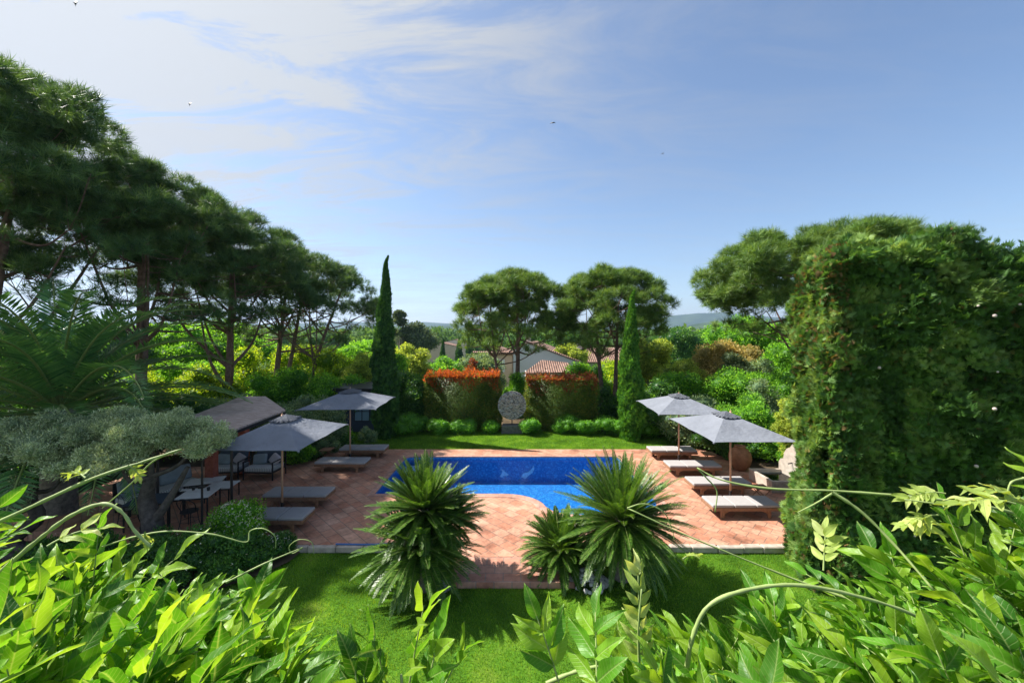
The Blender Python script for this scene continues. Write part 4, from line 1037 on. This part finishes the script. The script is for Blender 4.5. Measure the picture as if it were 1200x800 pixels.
for v in q.verts:
    if v.co.z>.3: v.co.x*=.9
    v.co.x+=random.uniform(-.015,.015); v.co.z+=random.uniform(-.01,.01)
tag(bm_obj('stone_block',q,M['stonedk'],None,(.02,21.3,-.03)),'dark stone block under the carved disc','plinth')
# terracotta jar
q=bmesh.new(); prof=[(.0,0),(.17,.0),(.24,.06),(.36,.25),(.41,.45),(.38,.65),(.27,.8),(.17,.86),(.2,.9),(.2,.93),(.15,.93),(.14,.85),(.0,.8)]
n=32; rings=[[q.verts.new((r*math.cos(2*PI*k/n),r*math.sin(2*PI*k/n),z)) for k in range(n)] for r,z in prof[1:-1]]
for i in range(len(rings)-1):
    for k in range(n): q.faces.new((rings[i][k],rings[i][(k+1)%n],rings[i+1][(k+1)%n],rings[i+1][k]))
q.faces.new(rings[0][::-1]); q.faces.new(rings[-1])
tag(bm_obj('terracotta_jar',q,M['terra'],None,(8.78,15.35,0),smooth=True),'large round terracotta jar by the dark hedge on the right of the terrace','jar')
f=thing('stone_fountain','stone wall fountain with rectangular basin beside the conifer hedge','fountain',(8.55,13.75,0))
q=bmesh.new(); h=.38
for c,sz in(((.05,0,h/2),(.1,1.3,h)),((.85-.25,-.6,h/2),(1.0,.1,h)),((.6,.6,h/2),(1.0,.1,h))): bx(q,c,sz,bev=.012)
bx(q,(.6,0,.05),(1.0,1.1,.1)); bm_obj('basin',q,M['stone'],f)
q=bmesh.new(); bx(q,(.6,0,.27),(.98,1.08,.01)); bm_obj('basin_water',q,M['water'],f)
q=bmesh.new(); out=[(-.7,0),(-.7,.62),(-.6,.75),(-.45,.8),(-.42,1.0),(-.3,1.18),(-.12,1.28),(0,1.42),(.12,1.28),(.3,1.18),(.42,1.0),(.45,.8),(.6,.75),(.7,.62),(.7,0)]
ff=q.faces.new([q.verts.new((1.12,y,z)) for y,z in out]); g=bmesh.ops.extrude_face_region(q,geom=[ff]); bmesh.ops.translate(q,vec=(.2,0,0),verts=[e for e in g['geom'] if isinstance(e,bmesh.types.BMVert)]); bmesh.ops.recalc_face_normals(q,faces=q.faces[:])
bm_obj('back_panel',q,M['stone'],f)
q=bmesh.new(); rod(q,(1.13,0,.78),(.98,0,.75),.02); bm_obj('spout',q,M['black'],f)
s=Soup(); tube(s,spline([(-4.35,9.84,.035),(-3.6,9.83,.03),(-2.9,9.85,.035),(-2.3,9.84,.03)],6),.022,7)
tag(s.obj('blue_hose',M['bluep']),'blue hose lying along the pale kerb left of the cycad','hose')

# ------------------------------------------------------------------ houses
def gable_house(name,label,X,Y,rz,pts_roofline,length,wallm,base,windows=(),eave=.25,chimney=None,sidew=(),endwin=()):
    """pts_roofline: (x,z) left eave, apex, right eave of the gable facing the camera; house runs back along local y"""
    root=thing(name,label,'house',(X,Y,base),rz)
    (x0,z0),(xa,za),(x1,z1)=pts_roofline
    q=bmesh.new(); a=[q.verts.new((x,0,z)) for x,z in((x0,0),(x1,0),(x1,z1),(xa,za),(x0,z0))]; b_=[q.verts.new((v.co.x,length,v.co.z)) for v in a]
    q.faces.new(a); q.faces.new(b_[::-1])
    for i in range(5): q.faces.new((a[i],b_[i],b_[(i+1)%5],a[(i+1)%5]))
    bmesh.ops.recalc_face_normals(q,faces=q.faces[:]); bm_obj('wall',q,wallm,root)
    q=bmesh.new()
    for (u0,w0),(u1,w1),sg in(((xa,za),(x0,z0),-1),((xa,za),(x1,z1),1)):
        d=Vector((u1-u0,w1-w0)).normalized()*eave; e=(u1+d.x,w1+d.y)
        vs=[q.verts.new(p) for p in((u0,-.12,w0+.03),(e[0],-.12,e[1]+.03),(e[0],length+.12,e[1]+.03),(u0,length+.12,w0+.03))]; up=[q.verts.new((v.co.x,v.co.y,v.co.z+.14)) for v in vs]
        q.faces.new(up); q.faces.new(vs[::-1])
        for i in range(4): q.faces.new((vs[i],vs[(i+1)%4],up[(i+1)%4],up[i]))
    bmesh.ops.recalc_face_normals(q,faces=q.faces[:]); rf=bm_obj('roof',q,M['roof'],root)
    if chimney:
        q=bmesh.new(); bx(q,(chimney[0],chimney[1],chimney[2]),(.6,.6,1.2)); bx(q,(chimney[0],chimney[1],chimney[2]+.65),(.75,.75,.12)); bm_obj('chimney',q,M['render'],rf)
    for (y,z,w,h) in sidew:      # on the left side wall
        q=bmesh.new(); bx(q,(x0-.02,y,z),(.05,w,h)); wn=bm_obj('window',q,M['shutter'],root)
        q=bmesh.new(); bx(q,(x0-.05,y,z),(.02,w*.45,h*.85)); bm_obj('pane',q,M['slate'],wn)
    return root
s_=FP/46; bz=terrain(0,46)
Xc,zc=XZ(602,411,46); _,za=XZ(0,402.5,46); xa=(619-602)/s_; x1=(678-602)/s_; _,z1=XZ(0,424,46)
gable_house('cream_house','large cream house with a plain gable and pale pink side wing behind the clipped hedges',Xc,46,R(-8),((-.05,zc-bz),(xa,za-bz),(x1,z1-bz)),13,M['renderg'],bz,chimney=(xa-.4,4,za-bz+.25))
# pink side wing of the same frontage, set back to the left
w0,zt=XZ(557,414,47.5)
wing=gable_house('pink_house','pale pink wing with two shuttered windows left of the cream gable',w0,47.5,R(-4),((0,zt-bz-.25),(2.2,zt-bz+.55),(4.45,zt-bz-.2)),7,M['renderp'],bz)
for k,x in enumerate((.95,2.9)):
    q=bmesh.new(); bx(q,(x,-.02,zt-bz-1.45),(1.25,.06,1.5)); wn=bm_obj('window',q,M['shutter'],wing); q=bmesh.new(); bx(q,(x,-.05,zt-bz-1.45),(.55,.03,1.35)); bm_obj('pane',q,M['slate'],wn)
q=bmesh.new(); bx(q,(2.2,-.18,zt-bz+.05),(4.9,.3,.35),rot=Matrix.Rotation(.4,4,'X')); bm_obj('eave_tiles',q,M['roof'],wing)
# low tiled annex in front of the gable
X2,z2=XZ(632,425,41); bz2=terrain(0,41)
an=thing('tiled_annex','low annex with a faded tile roof in front of the cream gable','house',(X2,41,bz2))
q=bmesh.new(); bx(q,(.9,1.2,(z2-bz2-1)/2),(4.6,2.6,z2-bz2-1)); bm_obj('wall',q,M['renderg'],an)
q=bmesh.new(); h0=z2-bz2
vs=[q.verts.new(p) for p in((-1.7,-.3,h0-1.15),(4.0,-.3,h0-1.0),(3.2,2.6,h0-.25),(.4,2.6,h0+.02))]; up=[q.verts.new((v.co.x,v.co.y,v.co.z+.12)) for v in vs]
q.faces.new(up); q.faces.new(vs[::-1]); [q.faces.new((vs[i],vs[(i+1)%4],up[(i+1)%4],up[i])) for i in range(4)]
bmesh.ops.recalc_face_normals(q,faces=q.faces[:]); bm_obj('roof',q,M['roof'],an)
X3,z3=XZ(680,409,50)
h3=thing('tiled_house','house with a ribbed red tile roof seen between the pines','house',(X3,50,terrain(0,50)))
hh=z3-terrain(0,50)
q=bmesh.new(); bx(q,(2.6,2.5,(hh-1.6)/2),(6.6,5,hh-1.6)); bm_obj('wall',q,M['render'],h3)
q=bmesh.new(); vs=[q.verts.new(p) for p in((-.9,-.4,hh-1.7),(6.3,-.4,hh-1.7),(6.3,3,hh),(0,3,hh))]; up=[q.verts.new((v.co.x,v.co.y,v.co.z+.12)) for v in vs]
q.faces.new(up); q.faces.new(vs[::-1]); [q.faces.new((vs[i],vs[(i+1)%4],up[(i+1)%4],up[i])) for i in range(4)]
bmesh.ops.recalc_face_normals(q,faces=q.faces[:]); rf=bm_obj('roof',q,M['roof'],h3)
q=bmesh.new(); bx(q,(.3,2.6,hh+.2),(.6,.6,.9)); bm_obj('chimney',q,M['render'],rf)
for px,py,Y,w,lab,wm in((517,402,120,9,'distant pinkish house with a low tile roof beside the small cypress','renderp'),(533,398,135,8,'distant taller pinkish house just right of the first','render'),(500,405,140,8,'distant low roof half hidden by the dusty trees','render'),(813,386,260,14,'white villa on the wooded hill at right','render')):
    X,z=XZ(px,py,Y); g_=terrain(X,Y); H=max(z-g_,1.5)
    gable_house('distant_house',lab,X-w/2,Y,R(90) if 0 else 0,((0,H-1.0),(w/2,H),(w,H-1.0)),w*1.1,M[wm],g_)
# lawn and driveway in the valley
def strip(name,pts,w,mat,z):
    V=[];F=[]
    for i,(x,y) in enumerate(pts):
        a=Vector(pts[max(i-1,0)]); b=Vector(pts[min(i+1,len(pts)-1)]); t=(b-a).normalized(); V+=[(x-t.y*w/2,y+t.x*w/2,z),(x+t.y*w/2,y-t.x*w/2,z)]
        if i: k=2*i; F.append((k-2,k-1,k+1,k))
    me=bpy.data.meshes.new(name); me.from_pydata(V,[],F); me.update(); o=link(name,me,mat); o['kind']='structure'
strip('driveway',[(-22,73),(-17,74),(-12.5,73),(-9.5,69),(-7.5,64)],1.6,M['stone'],-3.11)
strip('valley_lawn',[(-23,68.5),(-16,69),(-9,62)],8,M['turf'],-3.13)
shrub('clipped dark green hedge in the valley left of the far wall',502,425,48,84,M['deep'],base=-3.15,cat='hedge',name='clipped_hedge')
q=bmesh.new(); bx(q,(0,0,.9),(3.2,.3,1.8)); X,_=XZ(518,420,80); tag(bm_obj('garden_wall',q,M['renderp'],None,(X,80,-3.15)),'short pinkish wall in the valley beside the clipped hedge','wall')

# ------------------------------------------------------------------ birds
for px,py,Y,lab in((88,4,45,'tiny dark bird at the top left corner of the sky'),(222,122,60,'tiny dark bird above the left pines'),(648,144,60,'tiny dark bird high in the middle of the sky'),(777,180,65,'tiny dark bird right of the middle of the sky')):
    X,z=XZ(px,py,Y); s=Soup(); s.add(ICO1[0]*np.array([.07,.2,.06]),ICO1[1])
    for sg in(-1,1): s.add(np.array([[0,.1,0],[0,-.05,0],[sg*.25,.0,.1],[sg*.5,-.16,.02],[sg*.25,.0,.115]])+0,np.array([[0,1,2],[1,3,2],[0,2,3],[0,4,1]]))
    o=tag(s.obj('bird',M['black'],None,(X,Y,z)),lab,'bird','birds in the sky'); o.rotation_euler=(.3,.2,random.uniform(0,6))

# ------------------------------------------------------------------ wisteria on the balcony rail in front of the camera
def leaflet_t(w=.36,bend=.25,fold=.22,wave=.03,seed=0):
    g=np.random.default_rng(seed); V=[];F=[];K=9; ph=g.uniform(0,6)
    for i in range(K+1):
        t=i/K; ww=w/2*(math.sin(PI*min(1,t**.72))**.85 if 0<t<1 else 0)+(.004 if t in(0,) else 0)
        if t>.8: ww*=(1-(t-.8)/.2)**.4*1.0+.02
        z=t; y=-bend*t*t
        for k,u in enumerate((-1,-.5,0,.5,1)):
            V.append((u*ww, y+fold*abs(u)*ww*1.4+wave*math.sin(9*t+ph)*abs(u)+(.008*math.sin(26*t) if abs(u)==.5 else 0), z-.03*abs(u)*0))
        if i:
            for k in range(4):
                a=(i-1)*5+k; F+=[[a,a+1,a+6],[a,a+6,a+5]]
    return np.array(V,np.float32),np.array(F,np.int32)
LT=[leaflet_t(.40,.15,.25,.05,1),leaflet_t(.36,.4,.15,.07,2),leaflet_t(.42,-.15,.45,.05,3),leaflet_t(.34,.6,.35,.06,4)]
def near(px,py,Y): X,z=XZ(px,py,Y); return np.array([X,Y,z])
def pinnate(S,ST,base,direc,L,ll,npair=5,droop=.3,spin=None,lsc=1.0,thin=.0012):
    d=unit(np.asarray(direc,float)); K=8; P=[np.array(base,float)]
    for i in range(K): d=unit(d+np.array([0,0,-droop/K])); P.append(P[-1]+d*L/K)
    P=np.array(P); tube(ST,P,np.linspace(thin*1.3,thin*.6,K+1),5)
    side=unit(np.cross(P[-1]-P[0],np.array([0,0,1.])+rng.normal(size=3)*.35)); 
    for j in range(npair+1):
        t=.25+.75*j/npair; q=min(int(t*K),K-1); p=P[q]+(P[q+1]-P[q])*(t*K-q if q<K-1 else .5); T=unit(P[q+1]-P[q]); U=np.cross(side,T)
        for sg in((-1,1) if j<npair else (0,)):
            D=T*(.75 if sg else 1)+side*sg*.85+U*.15+rng.normal(size=3)*.13; D=unit(D)
            X=unit(np.cross(D,U*(-1 if U[2]<0 else 1))); Mx=np.stack([X,np.cross(D,X),D],axis=1)
            if Mx[2,1]<0: Mx=np.stack([-X,-np.cross(D,X),D],axis=1)
            lt=LT[rng.integers(4)]
            scatter(S,lt[0],lt[1],p[None],Mx[None],np.array([ll*rng.uniform(.8,1.15)*(1-.2*abs(t-.6))]),np.array([rng.uniform(0,1)]))
def wisteria(label,name_seed,sprays,stems,pale=()):
    global rng
    keep=rng; rng=np.random.default_rng(name_seed)
    root=thing('wisteria_vine',label,'vine',(0,.4,4.2),group='wisteria vines on the balcony rail'); off=np.array([0,.4,4.2])
    S=Soup(); ST=Soup(); PL=Soup(); S.keep=PL.keep=True
    for (px,py,Y,dx,dz,L,ll,npair) in sprays:
        b=near(px,py,Y); pinnate(S,ST,b-off,(dx,rng.normal()*.25+.1,dz),L,ll,npair)
    for pts,r in stems:
        Q=spline([near(*p)-off for p in pts],6); r_=np.linspace(r,r*.55,len(Q))*(1+.14*rng.normal(size=len(Q))); tube(ST,Q,r_,7)
    for (px,py,Y,dx,dz,L,ll,npair) in pale:
        pinnate(PL,ST,near(px,py,Y)-off,(dx,.1,dz),L,ll,npair,droop=.9)
    S.obj('leaf',M['wist'],root,smooth=True)['kind']='stuff'
    ST.obj('stem',M['stem'],root,smooth=True)
    if pale: PL.obj('young_leaf',M['wist_pale'],root,smooth=True)['kind']='stuff'
    rng=keep
gw=np.random.default_rng(41)
def mass(top, x0,x1,n,Y0,Y1,lx,low=840):
    out=[]
    for i in range(n):
        px=gw.uniform(x0,x1); t=float(np.interp(px,[p[0] for p in top],[p[1] for p in top])); v=gw.uniform(0,1)**.8
        Y=Y0+(Y1-Y0)*(1-v)+gw.normal()*.04; py=t+105+(low+70-t)*v*.95+14*gw.normal()
        out.append((px,py,max(Y,.28),lx+gw.normal()*.3,.75+gw.normal()*.3,gw.uniform(.11,.18),gw.uniform(.05,.08),gw.integers(3,6)))
    return out
topL=[(-150,570),(0,615),(60,640),(120,615),(170,650),(230,655),(260,700),(330,765),(400,800),(440,880)]
topR=[(620,840),(680,830),(720,810),(790,745),(860,695),(930,675),(1000,675),(1060,630),(1120,585),(1200,560),(1350,540)]
wisteria('bright green wisteria filling the lower left corner in front of the camera',51,mass(topL,-220,290,270,.42,.76,.4),
  [([(-30,625,.7),(40,592,.7),(110,560,.72),(170,540,.74),(213,526,.76)],.0035),([(213,526,.76),(180,540,.77),(155,565,.78),(120,595,.8)],.002),
   ([(0,670,.6),(50,628,.6),(85,603,.6),(120,590,.6),(143,600,.6),(158,622,.6),(177,641,.6)],.0034),
   ([(120,640,.75),(160,628,.75),(200,622,.75),(250,626,.76),(288,635,.77),(293,622,.78),(308,619,.78),(322,628,.78),(323,642,.78)],.0016),
   ([(265,682,.7),(310,660,.72),(355,641,.75)],.002),([(355,641,.75),(343,648,.75),(339,640,.75),(350,632,.75),(365,635,.75),(368,650,.75)],.0011)],
  [(100,560,.7,-.3,.2,.045,.02,5),(150,545,.73,.3,-.2,.03,.016,4),(55,640,.6,.1,.1,.06,.035,2),(170,623,.74,-.1,-.2,.03,.018,5)])
wisteria('small upright wisteria sprig in the middle at the bottom edge',52,[(455,815,.52,-.15,1,.09,.055,3),(478,812,.55,.15,1,.12,.06,3),(440,835,.5,-.35,.9,.07,.055,2),(505,835,.55,.45,.9,.09,.05,3),(490,850,.5,.2,1,.1,.06,3),(425,860,.5,-.1,1,.08,.055,3)],[([(480,900,.5),(475,840,.5),(470,790,.5)],.003)])
wisteria('pale wisteria sprig with paired leaflets right of the middle, rising over the lawn',53,[(655,800,.55,-.3,1,.09,.055,3),(700,830,.5,.1,1,.1,.06,3)],[([(752,860,.6),(750,800,.6),(748,740,.6),(752,690,.6)],.0022),([(640,800,.6),(680,785,.6),(720,780,.6),(760,800,.6)],.003)],
  [(750,800,.6,.02,1,.16,.034,7)])
wisteria('dense wisteria mass filling the lower right corner with long arching stems',54,mass(topR,770,1400,330,.46,.85,-.35),
  [([(1230,612,.8),(1150,592,.8),(1070,582,.8),(980,575,.82),(900,572,.84),(845,562,.86),(817,548,.88)],.003),([(817,548,.88),(828,560,.88),(840,575,.88),(838,600,.88)],.0018),
   ([(975,576,.8),(1010,600,.78),(1050,640,.75),(1095,692,.7)],.0035),([(975,578,.8),(955,590,.8),(935,600,.8)],.002),
   ([(990,700,.75),(930,678,.78),(860,650,.8),(800,625,.82),(735,595,.85)],.0022),([(735,595,.85),(755,590,.85),(778,600,.85),(788,622,.85),(790,632,.85)],.0014),
   ([(805,780,.6),(812,745,.6),(830,710,.6),(870,692,.6),(930,685,.6),(1000,697,.6),(1080,725,.6),(1150,780,.6)],.0036),
   ([(1230,600,.7),(1170,583,.7),(1110,590,.7),(1060,585,.72)],.002),([(1200,560,.7),(1185,565,.7),(1180,580,.7)],.002)],
  [(1108,578,.72,-.4,.1,.06,.028,6),(1100,603,.72,-.5,.0,.06,.028,6),(1190,590,.66,-.5,.2,.08,.04,5),(965,668,.7,.1,.6,.07,.036,4),(800,655,.75,.2,.1,.04,.02,5),(1210,600,.7,-.4,.5,.08,.045,4),(1075,600,.75,.4,-.3,.05,.028,5)])

# ------------------------------------------------------------------ air, light, sky, camera
m,nt,out=new_mat('haze air'); v=N(nt,'ShaderNodeVolumePrincipled'); v.inputs['Color'].default_value=(.5,.66,1,1); v.inputs['Density'].default_value=.00013; v.inputs['Anisotropy'].default_value=.3
nt.links.new(v.outputs[0],out.inputs['Volume'])
q=bmesh.new(); bx(q,(0,3600,190),(15000,8600,400)); hz=bm_obj('haze',q,m); hz['kind']='stuff'; hz['label']='thin blue summer haze over the valley'; hz['category']='haze'; hz.visible_shadow=True

AZ,EL=-72,49
sd=Vector((math.sin(R(AZ))*math.cos(R(EL)),math.cos(R(AZ))*math.cos(R(EL)),math.sin(R(EL))))
L=bpy.data.lights.new('sun','SUN'); L.energy=5.0; L.angle=R(.6); L.color=(1,.95,.87)
lo=bpy.data.objects.new('sun',L); COL.objects.link(lo); lo.rotation_euler=sd.to_track_quat('Z','Y').to_euler()
W=bpy.data.worlds.new('World'); scene.world=W; W.use_nodes=True; nt=W.node_tree; nt.nodes.clear()
out=N(nt,'ShaderNodeOutputWorld'); bg=N(nt,'ShaderNodeBackground'); nt.links.new(bg.outputs[0],out.inputs[0]); bg.inputs[1].default_value=.084
sky=N(nt,'ShaderNodeTexSky',sky_type='NISHITA'); sky.sun_disc=False; sky.sun_elevation=R(EL); sky.sun_rotation=R(AZ); sky.dust_density=.4; sky.air_density=1.05; sky.ozone_density=2.8
tc=N(nt,'ShaderNodeTexCoord'); sx=N(nt,'ShaderNodeSeparateXYZ'); nt.links.new(tc.outputs['Generated'],sx.inputs[0])
def mth(op,a,b=None):
    n=N(nt,'ShaderNodeMath',operation=op)
    for i,v_ in enumerate((a,b)):
        if v_ is None: continue
        if hasattr(v_,'links'): nt.links.new(v_,n.inputs[i])
        else: n.inputs[i].default_value=v_
    return n.outputs[0]
zz=mth('ADD',mth('MAXIMUM',sx.outputs[2],0),.12)
cx=N(nt,'ShaderNodeCombineXYZ'); nt.links.new(mth('DIVIDE',sx.outputs[0],zz),cx.inputs[0]); nt.links.new(mth('DIVIDE',sx.outputs[1],zz),cx.inputs[1])
mp=N(nt,'ShaderNodeMapping'); mp.inputs['Rotation'].default_value=(0,0,R(62)); mp.inputs['Scale'].default_value=(.8,2.6,1); nt.links.new(cx.outputs[0],mp.inputs[0])
n1=noise(nt,1.5,12,mp.outputs[0],.68,1.1); n2=noise(nt,.35,4,cx.outputs[0])
cl=mth('MULTIPLY',ramp(nt,n1,[(.44,(0,0,0)),(.7,(1,1,1))]),ramp(nt,n2,[(.35,(.15,.15,.15)),(.65,(1,1,1))]))
dt=N(nt,'ShaderNodeVectorMath',operation='DOT_PRODUCT'); nt.links.new(tc.outputs['Generated'],dt.inputs[0]); dt.inputs[1].default_value=sd
ph=mth('POWER',mth('MAXIMUM',mth('ADD',mth('MULTIPLY',dt.outputs['Value'],.5),.5),0),7)
veil=mth('MULTIPLY',mth('ADD',.28,ramp(nt,n1,[(.4,(0,0,0)),(.62,(1,1,1))])),ph)              # thin high veil, bright where it scatters the sun forward
cover=mth('MINIMUM',mth('ADD',mth('MULTIPLY',cl,mth('ADD',.16,mth('MULTIPLY',ph,1.5))),mth('MULTIPLY',veil,2.1)),.95)
bright=mth('ADD',3.0,mth('MULTIPLY',ph,2.0))
cc=N(nt,'ShaderNodeCombineColor'); nt.links.new(bright,cc.inputs[0]); nt.links.new(mth('MULTIPLY',bright,1.03),cc.inputs[1]); nt.links.new(mth('MULTIPLY',bright,1.05),cc.inputs[2])
nt.links.new(mixc(nt,cover,sky.outputs[0],cc.outputs[0]),bg.inputs[0])

cam=bpy.data.cameras.new('camera'); cam.sensor_width=36; cam.lens=FP/1200*36; cam.shift_y=-8/1200; cam.clip_start=.02; cam.clip_end=20000
co=bpy.data.objects.new('camera',cam); COL.objects.link(co); co.location=(0,0,CZ); co.rotation_euler=(PI/2,0,0); scene.camera=co
scene.render.engine='CYCLES'; scene.view_settings.view_transform='Standard'; scene.view_settings.look='None'; scene.view_settings.exposure=1.07; scene.view_settings.gamma=1
scene.cycles.max_bounces=8; scene.cycles.transparent_max_bounces=12; scene.cycles.volume_bounces=0
